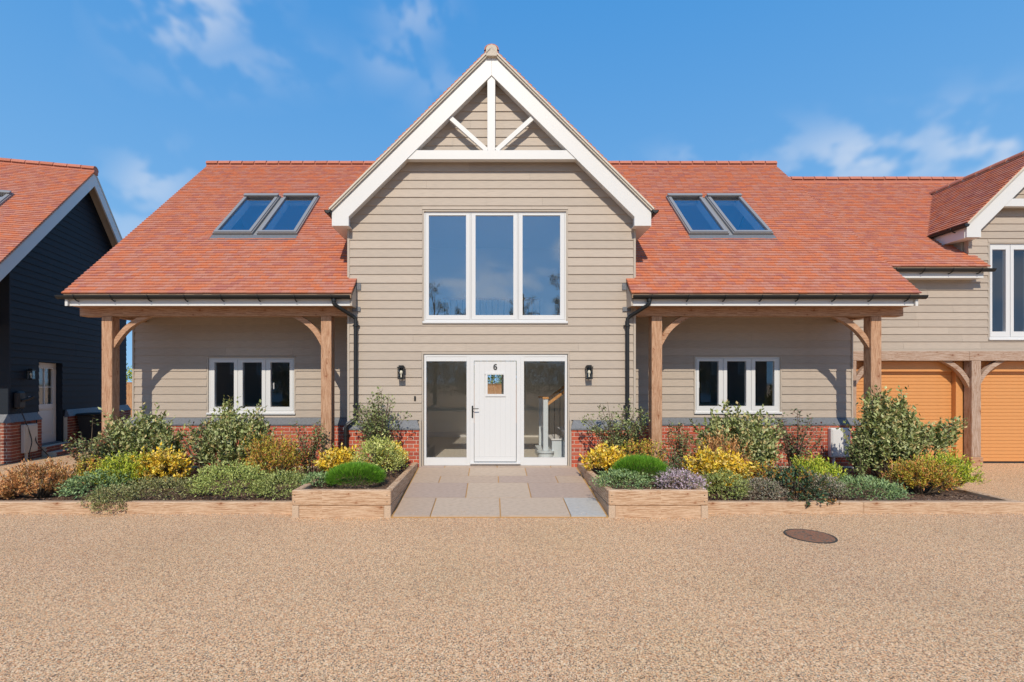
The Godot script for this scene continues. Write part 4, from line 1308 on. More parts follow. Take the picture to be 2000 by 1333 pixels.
func build_plants() -> void:
	shrub("spirea", "copper leaved spirea at the border's outer end, loose and twiggy", "shrub", Vector3(-7.21, 0.100, 1.75), "bush", "narrow", 0.055, "copper", 5083, [[0, 0.276, 0, 0.514, 0.276, 0.441]], 500)
	shrub("spirea", "small copper spirea tucked low beyond the larger copper one", "shrub", Vector3(-7.75, 0.100, 1.90), "bush", "narrow", 0.055, "copper", 2210, [[0, 0.108, 0, 0.315, 0.108, 0.27]], 501)
	shrub("hebe", "blue green creeping hebe below the lime bush, by the black house's side", "shrub", Vector3(-6.31, 0.100, 1.72), "mound", "small", 0.045, "teal", 2200, [[0, 0.136, 0, 0.459, 0.222, 0.413]], 502)
	shrub("rose_bush", "tall open rose bush beside the porch post facing the black house", "shrub", Vector3(-7.07, 0.100, 0.90), "sparse", "oval", 0.056, "rose", 900, [[0, 0.7, 0, 0.388, 0.49, 0.311]], 503)
	shrub("euonymus", "small yellow green bush at the foot of the open rose", "shrub", Vector3(-6.78, 0.100, 1.25), "bush", "oval", 0.040, "gold", 1560, [[0, 0.292, 0, 0.309, 0.292, 0.265]], 504)
	shrub("lonicera", "lime green feathery bush between open rose and yellow mound", "shrub", Vector3(-6.21, 0.100, 1.30), "bush", "narrow", 0.055, "lime", 4862, [[0, 0.317, 0, 0.409, 0.317, 0.351]], 505)
	shrub("elaeagnus", "broad silver green shrub hiding the foot of a porch post", "shrub", Vector3(-6.53, 0.100, 0.40), "bush", "oval", 0.082, "silver", 5681, [[0, 0.646, 0, 0.759, 0.646, 0.45]], 506)
	shrub("choisya", "bright yellow bush below the silver shrub, over the trailing mat", "shrub", Vector3(-5.73, 0.100, 1.05), "bush", "oval", 0.066, "yellow", 3042, [[0, 0.322, 0, 0.422, 0.322, 0.362]], 507)
	shrub("cotoneaster", "grey green mat trailing over the timber edging", "ground cover", Vector3(-5.32, 0.100, 1.85), "mound", "small", 0.034, "trail", 5200, [[0.12, 0.106, -0.05, 0.627, 0.187, 0.36], [-0.32, 0.06, 0.42, 0.34, 0.2, 0.24], [-0.25, -0.0, 0.58, 0.22, 0.14, 0.12]], 508)
	shrub("elaeagnus", "upright silver green shrub with a spire before the window toward the black house", "shrub", Vector3(-4.88, 0.100, 0.30), "bush", "oval", 0.082, "silver", 6422, [[0, 0.658, 0, 0.726, 0.658, 0.5], [-0.13, 1.118, 0, 0.14, 0.434, 0.14], [0.45, 1.118, 0, 0.12, 0.289, 0.12]], 509)
	shrub("cotoneaster_bush", "thin dark bush with reddish leaves beside the spired silver shrub", "shrub", Vector3(-5.37, 0.100, 0.50), "sparse", "oval", 0.056, "dark", 700, [[0, 0.671, 0, 0.328, 0.47, 0.263]], 510)
	shrub("hebe", "large rounded sage green mound behind the timber edging, below the spired shrub", "shrub", Vector3(-4.15, 0.100, 1.78), "mound", "small", 0.036, "mound", 4600, [[0, 0.196, 0, 0.568, 0.32, 0.42]], 511)
	shrub("spirea", "golden spirea with orange tips before the brick, beside the spired shrub", "shrub", Vector3(-3.91, 0.100, 0.75), "bush", "narrow", 0.055, "gold", 5083, [[0, 0.458, 0, 0.521, 0.458, 0.447]], 512)
	shrub("rose_bush", "thin dark rose leaning on an inner porch post, beside golden spirea", "shrub", Vector3(-3.40, 0.100, 0.40), "sparse", "oval", 0.056, "rose", 900, [[0, 0.666, 0, 0.39, 0.466, 0.312]], 513)
	shrub("hebe", "smaller sage green mound pressed against the planter's outer side", "shrub", Vector3(-3.30, 0.100, 1.78), "mound", "small", 0.036, "sage", 3200, [[0, 0.147, 0, 0.429, 0.239, 0.386]], 514)
	shrub("choisya", "bright yellow bush behind the green dome, at the porch post", "shrub", Vector3(-2.66, 0.315, 0.95), "bush", "oval", 0.066, "yellow", 2808, [[0, 0.216, 0, 0.359, 0.216, 0.308]], 515)
	shrub("clipped_dome", "bright green needle leaved dome beside the lime variegated bush", "shrub", Vector3(-2.13, 0.315, 1.90), "needle", "needle", 0.062, "dome", 11000, [[0, 0.14, 0, 0.493, 0.229, 0.42]], 516)
	shrub("euonymus", "lime and cream variegated bush in the planter, beside the green dome", "shrub", Vector3(-1.94, 0.315, 1.10), "mound", "small", 0.045, "varieg", 3000, [[0, 0.229, 0, 0.418, 0.374, 0.376]], 517)
	shrub("choisya", "small yellow bush behind the variegated bush, by the brick", "shrub", Vector3(-1.84, 0.315, 0.55), "bush", "oval", 0.066, "yellow", 1755, [[0, 0.246, 0, 0.274, 0.246, 0.235]], 518)
	shrub("sedum", "low grey green tuft in the planter's corner beside the dome", "ground cover", Vector3(-2.70, 0.315, 1.95), "mound", "small", 0.040, "teal", 900, [[0, 0.071, 0, 0.214, 0.115, 0.193]], 519)
	shrub("pittosporum", "tall airy pittosporum rising before the taupe boards and downpipe", "shrub", Vector3(-2.08, 0.315, 0.45), "sparse", "oval", 0.056, "pitto", 1700, [[0, 0.871, 0, 0.482, 0.61, 0.386]], 520)
	shrub("abelia", "airy abelia with outstretched tufts before the downpipe and brick", "shrub", Vector3(2.30, 0.315, 0.50), "sparse", "oval", 0.056, "pitto", 1500, [[0, 0.746, 0, 0.677, 0.522, 0.4]], 521)
	shrub("choisya", "bright yellow bush beside the paved path, next to the green dome", "shrub", Vector3(2.00, 0.315, 1.00), "bush", "oval", 0.066, "yellow", 2808, [[0, 0.238, 0, 0.342, 0.238, 0.293]], 522)
	shrub("clipped_dome", "bright green needle leaved dome beside the lilac mound", "shrub", Vector3(2.37, 0.315, 1.75), "needle", "needle", 0.062, "dome", 11000, [[0, 0.178, 0, 0.485, 0.29, 0.42]], 523)
	shrub("thyme", "low fresh green mat in the planter before the dome", "ground cover", Vector3(1.97, 0.315, 2.15), "mound", "small", 0.035, "teal", 2200, [[0, 0.097, 0, 0.4, 0.158, 0.36]], 524)
	shrub("heather", "low lilac flowering mound in the planter corner", "ground cover", Vector3(2.83, 0.315, 2.20), "mound", "small", 0.034, "lilac", 2600, [[0, 0.1, 0, 0.338, 0.163, 0.304]], 525)
	shrub("abelia", "olive green twiggy bush behind the dome and the inner post", "shrub", Vector3(2.62, 0.315, 0.85), "bush", "oval", 0.040, "gold", 1690, [[0, 0.337, 0, 0.51, 0.337, 0.437]], 526)
	shrub("rose_bush", "thin dark rose beside an inner porch post, before the brick", "shrub", Vector3(3.49, 0.100, 0.35), "sparse", "oval", 0.056, "rose", 900, [[0, 0.629, 0, 0.297, 0.44, 0.237]], 527)
	shrub("nandina", "dark red green low bush behind the lilac mound", "shrub", Vector3(3.16, 0.100, 1.15), "bush", "oval", 0.045, "dark", 1170, [[0, 0.294, 0, 0.332, 0.294, 0.284]], 528)
	shrub("elaeagnus", "rounded silver green shrub under the window nearer the garage", "shrub", Vector3(4.61, 0.100, 0.35), "bush", "oval", 0.082, "silver", 6422, [[0, 0.669, 0, 0.784, 0.669, 0.45]], 529)
	shrub("spirea", "orange tipped golden spirea leaning on the rounded silver shrub", "shrub", Vector3(4.07, 0.100, 0.85), "bush", "narrow", 0.055, "copper", 3315, [[0, 0.463, 0, 0.476, 0.463, 0.408]], 530)
	shrub("choisya", "large bright yellow bush below the orange tipped spirea", "shrub", Vector3(3.75, 0.100, 1.35), "bush", "oval", 0.066, "yellow", 4212, [[0, 0.351, 0, 0.523, 0.351, 0.448]], 531)
	shrub("hebe", "rounded grey green mound pressed against the planter by the lilac flowers", "shrub", Vector3(3.60, 0.100, 1.88), "mound", "small", 0.036, "sage", 3000, [[0, 0.154, 0, 0.397, 0.251, 0.357]], 532)
	shrub("heather", "brown flowered low heather mound at the timber edging, beside grey green mound", "ground cover", Vector3(4.16, 0.100, 1.95), "mound", "small", 0.030, "heath", 2800, [[0, 0.116, 0, 0.354, 0.19, 0.319]], 533)
	shrub("cotoneaster", "dark green mat with orange leaves spilling over the edging", "ground cover", Vector3(4.81, 0.100, 1.85), "bush", "oval", 0.050, "deep", 2400, [[0, 0.205, -0.1, 0.452, 0.297, 0.36], [-0.05, 0.06, 0.5, 0.3, 0.13, 0.12]], 534)
	shrub("cotoneaster_bush", "open arching bush spread against the red brick", "shrub", Vector3(5.78, 0.100, 0.20), "sparse", "oval", 0.056, "dark", 1100, [[0, 0.775, 0, 0.581, 0.542, 0.4]], 535)
	shrub("lonicera", "lime green bush before the white meter cabinet", "shrub", Vector3(5.40, 0.100, 1.35), "bush", "narrow", 0.055, "lime", 4862, [[0, 0.299, 0, 0.375, 0.299, 0.321]], 536)
	shrub("heather", "dull brown twiggy mound between dark mat and creeping juniper", "ground cover", Vector3(5.17, 0.100, 1.90), "mound", "small", 0.030, "heath", 2000, [[0, 0.137, 0, 0.299, 0.223, 0.269]], 537)
	shrub("juniper", "creeping blue green juniper along the edging", "ground cover", Vector3(5.90, 0.100, 1.80), "mound", "narrow", 0.050, "teal", 2600, [[0, 0.111, 0, 0.517, 0.181, 0.42]], 538)
	shrub("elaeagnus", "tall silver green shrub with a side branch before the garage door", "shrub", Vector3(7.40, 0.100, 0.55), "bush", "oval", 0.082, "silver", 8892, [[-0.15, 0.734, 0, 0.547, 0.766, 0.42], [-0.3, 1.337, 0, 0.2, 0.391, 0.2], [0.15, 1.174, 0, 0.2, 0.391, 0.2], [0.72, 0.913, 0.05, 0.34, 0.17, 0.2], [1.02, 1.076, 0.05, 0.22, 0.1, 0.12]], 539)
	shrub("viburnum", "young thin stemmed shrub before the white meter cabinet's edge", "shrub", Vector3(6.73, 0.100, 0.70), "sparse", "oval", 0.056, "pitto", 900, [[0, 0.569, 0, 0.255, 0.398, 0.204]], 540)
	shrub("spirea", "yellow orange spirea at the border's end, below the tall silver shrub", "shrub", Vector3(7.06, 0.100, 1.50), "bush", "narrow", 0.055, "gold", 4862, [[0, 0.302, 0, 0.486, 0.302, 0.416]], 541)
	shrub("lonicera", "lime green feathery bush at the border corner by the garage", "shrub", Vector3(7.77, 0.100, 1.15), "bush", "narrow", 0.055, "lime", 5083, [[0, 0.307, 0, 0.436, 0.307, 0.374]], 542)
	shrub("euonymus", "small olive bush between the silver shrub and the open arching bush", "shrub", Vector3(4.69, 0.100, 1.05), "bush", "oval", 0.042, "gold", 1170, [[0, 0.242, 0, 0.336, 0.242, 0.288]], 543)
# ---------------------------------------------------------------- ground, path and beds
func ground_height(z: float) -> float:
	return 0.05 * smoothstep(0.3, -1.2, z)

func build_ground() -> void:
	var xs := [-400.0, -150.0, -60.0]
	var zs := [-400.0, -150.0, -60.0]
	var a := -34.0
	while a <= 34.0:
		xs.append(a)
		a += 0.5
	a = -24.0
	while a <= 30.0:
		zs.append(a)
		a += 0.5
	xs.append_array([60.0, 150.0, 400.0])
	zs.append_array([60.0, 150.0, 400.0])
	var f := FastNoiseLite.new()
	f.seed = 8
	f.frequency = 0.35
	f.fractal_octaves = 4
	var v := PackedVector3Array()
	var n := PackedVector3Array()
	var c := PackedColorArray()
	var id := PackedInt32Array()
	for z in zs:
		for x in xs:
			v.append(Vector3(x, ground_height(z), z))
			n.append(Vector3.UP)
			var k := 1.0 + 0.16 * f.get_noise_2d(x, z)
			c.append(Color(k, k * (1.0 + 0.03 * f.get_noise_2d(x + 50, z)), k * (1.0 + 0.05 * f.get_noise_2d(x - 50, z))))
	var w := xs.size()
	for j in zs.size() - 1:
		for i in w - 1:
			var p := j * w + i
			for q in [p, p + 1, p + w + 1, p, p + w + 1, p + w]: id.append(q)
	var arr := []
	arr.resize(Mesh.ARRAY_MAX)
	arr[Mesh.ARRAY_VERTEX] = v
	arr[Mesh.ARRAY_NORMAL] = n
	arr[Mesh.ARRAY_COLOR] = c
	arr[Mesh.ARRAY_INDEX] = id
	var m := ArrayMesh.new()
	m.add_surface_from_arrays(Mesh.PRIMITIVE_TRIANGLES, arr)
	struct(put("gravel_ground", m, M.gravel, self), "resin bound gravel forecourt")

func build_loose_gravel() -> void:
	# stray stones lying on the bound surface, more of them along the timber edges and on the path's foot
	rng.seed = 404
	var b := Mb.new()
	b.bevel(Vector3(-0.5, -0.35, -0.4), Vector3(0.5, 0.35, 0.4), 0.3)
	var trs := []
	var cols := []
	var cc := [Color(0.62, 0.47, 0.33), Color(0.5, 0.34, 0.2), Color(0.7, 0.58, 0.44), Color(0.36, 0.27, 0.2), Color(0.46, 0.27, 0.14), Color(0.3, 0.26, 0.23)]
	for i in 15000:
		var edge := rng.randf() < 0.25
		var x := rng.randf_range(-9.5, 9.5)
		var z := rng.randf_range(2.42, 7.2)
		if edge:
			z = (2.63 if absf(x) < 3.1 else 2.39) + absf(rng.randfn(0.0, 0.09))
		elif absf(x) < 3.1: z = maxf(z, 2.63)
		var s := rng.randf_range(0.005, 0.012)
		trs.append(Transform3D(Basis.from_euler(Vector3(rng.randf() * TAU, rng.randf() * TAU, rng.randf() * TAU)) * Basis.from_scale(Vector3(s, s, s)), Vector3(x, s * 0.3, z)))
		cols.append(cc[rng.randi() % 6])
	for i in 160:
		var z := 2.6 - absf(rng.randfn(0.0, 0.16))
		var s := rng.randf_range(0.005, 0.01)
		trs.append(Transform3D(Basis.from_euler(Vector3(rng.randf() * TAU, rng.randf() * TAU, 0)) * Basis.from_scale(Vector3(s, s, s)), Vector3(rng.randf_range(-1.35, 1.6), 0.035 + (2.62 - z) / 2.62 * 0.262 + s * 0.35, z)))
		cols.append(cc[rng.randi() % 6])
	var o := many("loose_gravel", b.mesh(), M.leaf_gloss, self, trs, cols)
	tag(o, "loose tan pebbles scattered over the bound gravel", "gravel")

func build_path() -> void:
	# a ramp that rises to the door
	var z0 := 2.62
	var y := func(z: float) -> float: return 0.035 + (z0 - z) / z0 * 0.262
	var b := Mb.new()
	b.hexa([Vector3(-1.424, -0.05, z0), Vector3(1.657, -0.05, z0), Vector3(1.657, y.call(z0) - 0.02, z0), Vector3(-1.424, y.call(z0) - 0.02, z0), Vector3(-1.424, -0.05, -0.02), Vector3(1.657, -0.05, -0.02), Vector3(1.657, y.call(-0.02) - 0.009, -0.02), Vector3(-1.424, y.call(-0.02) - 0.009, -0.02)])
	var path := mput("paved_path", b, M.joint, self)
	struct(path, "sandstone paving ramp to the front door")
	var rows := [[2.62, 1.86, [-0.866, 0.126, 1.122]], [1.86, 1.09, [-0.407, 0.624]], [1.09, 0.68, [-0.916, 0.122, 1.155]], [0.68, 0.14, [-0.419, 0.643]], [0.14, -0.02, [-0.909, 0.108, 1.148]]]
	rng.seed = 77
	for r in rows:
		var xs: Array = [-1.4] + r[2] + [1.633]
		for i in xs.size() - 1:
			var x0: float = xs[i] + 0.009
			var x1: float = xs[i + 1] - 0.009
			var za: float = r[0] - (0.001 if r[0] > 2.5 else 0.006)
			var zb: float = r[1] + 0.006
			var s := Mb.new()
			var d := rng.randf_range(-0.001, 0.0015)
			var ya: float = y.call(za) + d
			var yb: float = y.call(zb) + d
			s.hexa([Vector3(x0, ya - 0.03, za), Vector3(x1, ya - 0.03, za), Vector3(x1, ya, za), Vector3(x0, ya, za), Vector3(x0, yb - 0.03, zb), Vector3(x1, yb - 0.03, zb), Vector3(x1, yb, zb), Vector3(x0, yb, zb)])
			var k := 3 if (za > 2.5 and i == 3) else rng.randi() % 3
			mput("paving_slab", s, M["slab%d" % k], path)

func build_beds() -> void:
	for s in [-1, 1]:
		var x0 := -2.83 if s < 0 else 1.658
		var x1 := -1.425 if s < 0 else 3.07
		var p := thing("raised_planter", "raised timber planter left of the paved path" if s < 0 else "raised timber planter right of the paved path", "planter", Vector3(0, 0, 0))
		p.set_meta("label", "raised sleeper planter whose clipped green dome stands beside a lime variegated bush" if s < 0 else "raised sleeper planter whose clipped green dome stands beside a lilac mound")
		pbox("sleeper", Vector3(x0, 0.175, 2.52), Vector3(x1, 0.39, 2.62), M.sleeper_x, p, 0.012)
		pbox("sleeper", Vector3(x0 + 0.1, -0.03, 2.525), Vector3(x1 - 0.1, 0.17, 2.612), M.sleeper_x, p, 0.006)
		for x in [x0 + 0.002, x1 - 0.098]:
			pbox("corner_post", Vector3(x, -0.03, 2.52), Vector3(x + 0.096, 0.172, 2.618), M.sleeper_end, p, 0.006)
		for x in [x0, x1 - 0.1]:
			pbox("sleeper", Vector3(x, 0.177, 0.115), Vector3(x + 0.1, 0.388, 2.518), M.sleeper_z, p, 0.012)
			pbox("sleeper", Vector3(x + 0.003, -0.03, 0.115), Vector3(x + 0.097, 0.172, 2.518), M.sleeper_z, p, 0.006)
		for x in [x0 + 0.045, x1 - 0.055]:
			for y in [0.23, 0.32]:
				var n := Mb.new()
				n.tube(PackedVector3Array([Vector3(x, y, 2.617), Vector3(x, y, 2.6225)]), 0.0075, 8)
				mput("screw_head", n, M.nail, p)
		soil("planter_soil", x0 + 0.101, x1 - 0.101, 0.1, 2.518, 0.315, "bark mulch filling the planter beside the lime variegated bush" if s < 0 else "bark mulch filling the planter beside the lilac mound")
		var e := thing("timber_edging", "low timber sleeper edging the border under the black house" if s < 0 else "low timber sleeper edging the border by the garage doors", "edging")
		var fx := [-7.76, -5.35, -2.832] if s < 0 else [3.072, 5.45, 7.83]
		for i in 2:
			pbox("sleeper", Vector3(fx[i] + 0.001, -0.03, 2.275), Vector3(fx[i + 1] - 0.001, 0.165, 2.385), M.sleeper_x, e, 0.01)
		var sx := -7.76 if s < 0 else 7.725
		pbox("sleeper", Vector3(sx, -0.03, -0.05), Vector3(sx + 0.105, 0.163, 2.274), M.sleeper_z, e, 0.01)
		soil("border_soil", -7.655 if s < 0 else 3.071, -2.831 if s < 0 else 7.724, -0.95, 2.274, 0.1, "bark mulch in the planted border toward the black house" if s < 0 else "bark mulch in the planted border toward the garage")

func soil(called: String, x0: float, x1: float, z0: float, z1: float, y: float, label: String) -> void:
	var f := FastNoiseLite.new()
	f.seed = int(x0 * 10)
	f.frequency = 1.6
	var b := Mb.new()
	var nx := int((x1 - x0) / 0.12) + 1
	var nz := int((z1 - z0) / 0.12) + 1
	var at := func(i: int, j: int) -> Vector3:
		var x := lerpf(x0, x1, float(i) / nx)
		var z := lerpf(z0, z1, float(j) / nz)
		return Vector3(x, y + f.get_noise_2d(x, z) * 0.025, z)
	for j in nz:
		for i in nx:
			b.quad(at.call(i, j + 1), at.call(i + 1, j + 1), at.call(i + 1, j), at.call(i, j))
	var o := mput(called, b, M.soil, self)
	struct(o, label)
	# chips of bark
	rng.seed = int(x0 * 100) + 5
	var c := Mb.new()
	c.box(Vector3(-0.5, -0.12, -0.25), Vector3(0.5, 0.12, 0.25))
	var trs := []
	var cols := []
	var cc := [Color(0.16, 0.09, 0.06), Color(0.26, 0.17, 0.12), Color(0.09, 0.055, 0.04), Color(0.34, 0.25, 0.19), Color(0.2, 0.12, 0.085)]
	for i in int((x1 - x0) * (z1 - z0) * 230):
		var x := rng.randf_range(x0 + 0.02, x1 - 0.02)
		var z := rng.randf_range(z0 + 0.02, z1 - 0.02)
		var s := rng.randf_range(0.015, 0.045)
		trs.append(Transform3D(Basis.from_euler(Vector3(rng.randf_range(-0.4, 0.4), rng.randf() * TAU, rng.randf_range(-0.4, 0.4))) * Basis.from_scale(Vector3(s, s * 0.7, s)), Vector3(x, y + f.get_noise_2d(x, z) * 0.025 + 0.004, z)))
		cols.append(cc[rng.randi() % 5])
	var m := many("bark_chips", c.mesh(), M.leaf_gloss, o, trs, cols)
	m.set_meta("kind", "stuff")

# ---------------------------------------------------------------- plants
func leaf_mesh(kind: String) -> Mesh:
	if shared.has("leaf_" + kind): return shared["leaf_" + kind]
	var b := Mb.new()
	var w: float = {"oval": 0.3, "narrow": 0.16, "needle": 0.05, "small": 0.24}[kind]
	var base := Vector3.ZERO
	var tip := Vector3(0, -0.04, 1)
	var mid := Vector3(0, -0.05, 0.5)
	var l := Vector3(-w, 0.04, 0.48)
	var r := Vector3(w, 0.04, 0.48)
	if kind == "needle":
		b.tri(Vector3(-w, 0, 0), Vector3(w, 0, 0), tip)
	else:
		b.tri(base, mid, l)
		b.tri(base, r, mid)
		b.tri(l, mid, tip)
		b.tri(mid, r, tip)
	shared["leaf_" + kind] = b.mesh()
	return shared["leaf_" + kind]

func leaf_tr(at: Vector3, dir: Vector3, size: float) -> Transform3D:
	var z := dir.normalized()
	var side := z.cross(Vector3(rng.randf_range(-0.7, 0.7), 1.0, rng.randf_range(-0.7, 0.7)))
	if side.length() < 0.01: side = Vector3.RIGHT
	var x := side.normalized()
	return Transform3D(Basis(x, z.cross(x), z) * Basis.from_scale(Vector3(size, size, size)), at)

func dirn(low: float) -> Vector3:
	while true:
		var d := Vector3(rng.randf_range(-1, 1), rng.randf_range(-1, 1), rng.randf_range(-1, 1))
		var l := d.length()
		if l > 0.05 and l <= 1.0:
			d /= l
			if d.y >= low: return d
	return Vector3.UP

const PAL := {
	"silver": [[0.329, 0.365, 0.133], [0.244, 0.287, 0.09], [0.45, 0.469, 0.219], [0.159, 0.195, 0.052], [0.39, 0.408, 0.171], [0.511, 0.402, 0.171]],
	"yellow": [[0.813, 0.517, 0.025], [0.88, 0.641, 0.062], [0.739, 0.493, 0.037], [0.862, 0.616, 0.172], [0.444, 0.407, 0.062]],
	"lime": [[0.58, 0.609, 0.043], [0.464, 0.551, 0.043], [0.29, 0.392, 0.036], [0.667, 0.609, 0.072], [0.189, 0.261, 0.029]],
	"copper": [[0.667, 0.275, 0.087], [0.551, 0.247, 0.087], [0.725, 0.392, 0.145], [0.348, 0.145, 0.058], [0.435, 0.29, 0.087]],
	"gold": [[0.551, 0.45, 0.043], [0.479, 0.392, 0.043], [0.609, 0.29, 0.058], [0.319, 0.319, 0.043], [0.58, 0.218, 0.072]],
	"teal": [[0.195, 0.304, 0.114], [0.268, 0.378, 0.166], [0.122, 0.195, 0.062], [0.317, 0.414, 0.145]],
	"mound": [[0.398, 0.462, 0.112], [0.287, 0.351, 0.078], [0.51, 0.559, 0.168], [0.208, 0.255, 0.056]],
	"sage": [[0.344, 0.396, 0.107], [0.255, 0.306, 0.076], [0.433, 0.472, 0.161], [0.166, 0.205, 0.049]],
	"dome": [[0.119, 0.293, 0.016], [0.087, 0.213, 0.013], [0.187, 0.4, 0.027], [0.147, 0.333, 0.02]],
	"varieg": [[0.501, 0.529, 0.134], [0.362, 0.404, 0.078], [0.64, 0.626, 0.222], [0.237, 0.278, 0.056]],
	"dark": [[0.084, 0.125, 0.049], [0.125, 0.167, 0.063], [0.195, 0.223, 0.097], [0.237, 0.084, 0.07], [0.07, 0.097, 0.042]],
	"pitto": [[0.226, 0.271, 0.085], [0.151, 0.196, 0.06], [0.362, 0.392, 0.157], [0.106, 0.136, 0.042]],
	"rose": [[0.111, 0.153, 0.05], [0.167, 0.209, 0.078], [0.278, 0.278, 0.1], [0.334, 0.125, 0.067]],
	"lilac": [[0.58, 0.441, 0.534], [0.673, 0.534, 0.626], [0.302, 0.232, 0.22], [0.487, 0.36, 0.418], [0.232, 0.244, 0.116]],
	"trail": [[0.267, 0.267, 0.09], [0.186, 0.2, 0.06], [0.374, 0.36, 0.15], [0.174, 0.133, 0.06]],
	"heath": [[0.278, 0.237, 0.167], [0.362, 0.32, 0.237], [0.167, 0.181, 0.097], [0.223, 0.139, 0.111]],
	"deep": [[0.055, 0.11, 0.05], [0.088, 0.154, 0.071], [0.044, 0.077, 0.033], [0.33, 0.154, 0.033]],
}

# blobs: [x, y, z, rx, ry, rz] about the foot of the plant
func shrub(called: String, label: String, category: String, at: Vector3, style: String, leaf: String, size: float, pal: String, count: int, blobs: Array, seed_: int, group := "") -> void:
	rng.seed = seed_
	var t := thing(called, label, category, at, 0.0, group)
	var cols: Array = PAL[pal]
	var trs := []
	var cs := []
	var stems := Mb.new()
	var total := 0.0
	for b in blobs: total += pow(b[3] * b[4] * b[5], 0.667)
	var fz := FastNoiseLite.new()
	fz.seed = seed_
	fz.frequency = 1.7
	var tint := func(p: Vector3) -> Color:
		var lean := int((fz.get_noise_3d(p.x * 3.0, p.y * 3.0, p.z * 3.0) * 0.9 + 0.5) * cols.size())
		var k: Array = cols[clampi(lean, 0, cols.size() - 1) if rng.randf() < 0.45 else rng.randi() % cols.size()]
		var j := rng.randf_range(0.82, 1.15)
		return Color(k[0] * j, k[1] * j, k[2] * j)
	for b in blobs:
		var n := int(count * pow(b[3] * b[4] * b[5], 0.667) / total)
		var c := Vector3(b[0], b[1], b[2])
		var r := Vector3(b[3], b[4], b[5])
		var sprig := Vector3.UP
		if style == "bush":
			var shoots := maxi(8, n / 13)
			for i in shoots:
				var d := dirn(-0.45)
				var reach := rng.randf_range(0.62, 1.06) * (1.0 + 0.5 * fz.get_noise_3d(d.x * 1.3, d.y * 1.3, d.z * 1.3)) * (1.0 if rng.randf() > 0.14 else 1.22)
				var e := c + d * r * reach
				var foot := Vector3(c.x * 0.6, 0.0, c.z * 0.6) + Vector3(d.x * r.x, 0, d.z * r.z) * 0.22
				var m := foot.lerp(e, 0.55) + Vector3(0, r.y * 0.08, 0) + d * r * 0.12
				if i % 5 == 0:
					stems.tube(PackedVector3Array([foot, foot.lerp(m, 0.6), m, e]), [0.009, 0.007, 0.005, 0.0025], 5, false)
				var along := (e - m).normalized()
				for k in 13:
					var q := m.lerp(e, 0.15 + 0.85 * k / 12.0)
					var side := (along + dirn(-1.0) * 1.15 + Vector3(0, 0.12, 0)).normalized()
					trs.append(leaf_tr(q + dirn(-1.0) * size * 0.25, side, size * rng.randf_range(0.65, 1.2)))
					cs.append(tint.call(q))
		elif style == "mound":
			for i in n:
				var d := dirn(-0.3)
				var bump := 1.0 + 0.42 * fz.get_noise_3d(d.x * 1.4, d.y * 1.4, d.z * 1.4) + 0.16 * fz.get_noise_3d(d.x * 6.0, d.y * 6.0, d.z * 6.0)
				if i % 40 < 9:   # sprigs that stand out from the mass
					if i % 40 == 0: sprig = d
					d = (sprig + dirn(-1.0) * 0.05).normalized()
					bump *= 1.0 + 0.024 * (i % 40)
				var q := c + d * r * bump * (1.0 - 0.35 * pow(rng.randf(), 2.0))
				trs.append(leaf_tr(q, d * 0.7 + dirn(-1.0) * 0.9 + Vector3(0, 0.35, 0), size * rng.randf_range(0.7, 1.25)))
				cs.append(tint.call(q))
		elif style == "needle":
			for i in n:
				var d := dirn(-0.35)
				var bump := 1.0 + 0.07 * fz.get_noise_3d(d.x * 4.0, d.y * 4.0, d.z * 4.0)
				var dir := d * 0.9 + Vector3(0, 0.4, 0) + dirn(-1.0) * 0.35
				var q := c + d * r * bump * rng.randf_range(0.78, 1.0) - dir.normalized() * size * 0.75
				trs.append(leaf_tr(q, dir, size * rng.randf_range(0.7, 1.2)))
				cs.append(tint.call(q))
		else:   # sparse: a few long stems with tufts of leaves
			var stemsn := maxi(4, n / 48)
			for i in stemsn:
				var d := dirn(-0.1)
				var e := c + d * r * rng.randf_range(0.8, 1.05)
				var foot := Vector3(rng.randf_range(-0.08, 0.08), 0, rng.randf_range(-0.08, 0.08))
				var m := Vector3(lerpf(foot.x, e.x, 0.35), e.y * 0.5, lerpf(foot.z, e.z, 0.35))
				stems.tube(PackedVector3Array([foot, m, m.lerp(e, 0.6) + Vector3(0, 0.02, 0), e]), [0.011, 0.008, 0.005, 0.0025], 6, false)
				for k in 9:
					var f := rng.randf_range(0.3, 1.0)
					var q := foot.lerp(m, f * 2.0) if f < 0.5 else m.lerp(e, f * 2.0 - 1.0)
					var tuft := q + dirn(-0.3) * r * 0.14
					if k % 2 == 0: stems.tube(PackedVector3Array([q, tuft]), [0.004, 0.002], 4, false)
					for l in 8:
						trs.append(leaf_tr(tuft + dirn(-1.0) * size * 1.1, dirn(-0.4), size * rng.randf_range(0.6, 1.2)))
						cs.append(tint.call(q))
	many("foliage", leaf_mesh(leaf), M.leaf, t, trs, cs)
	if stems.v.is_empty():
		for i in 6:
			var a := TAU * i / 6.0
			var b: Array = blobs[0]
			stems.tube(PackedVector3Array([Vector3(b[0] * 0.7, -0.02, b[2] * 0.7), Vector3(b[0] + cos(a) * b[3] * 0.5, b[1] + b[4] * 0.3, b[2] + sin(a) * b[5] * 0.5)]), [0.008, 0.003], 5, false)
	mput("stem", stems, M.bark, t)

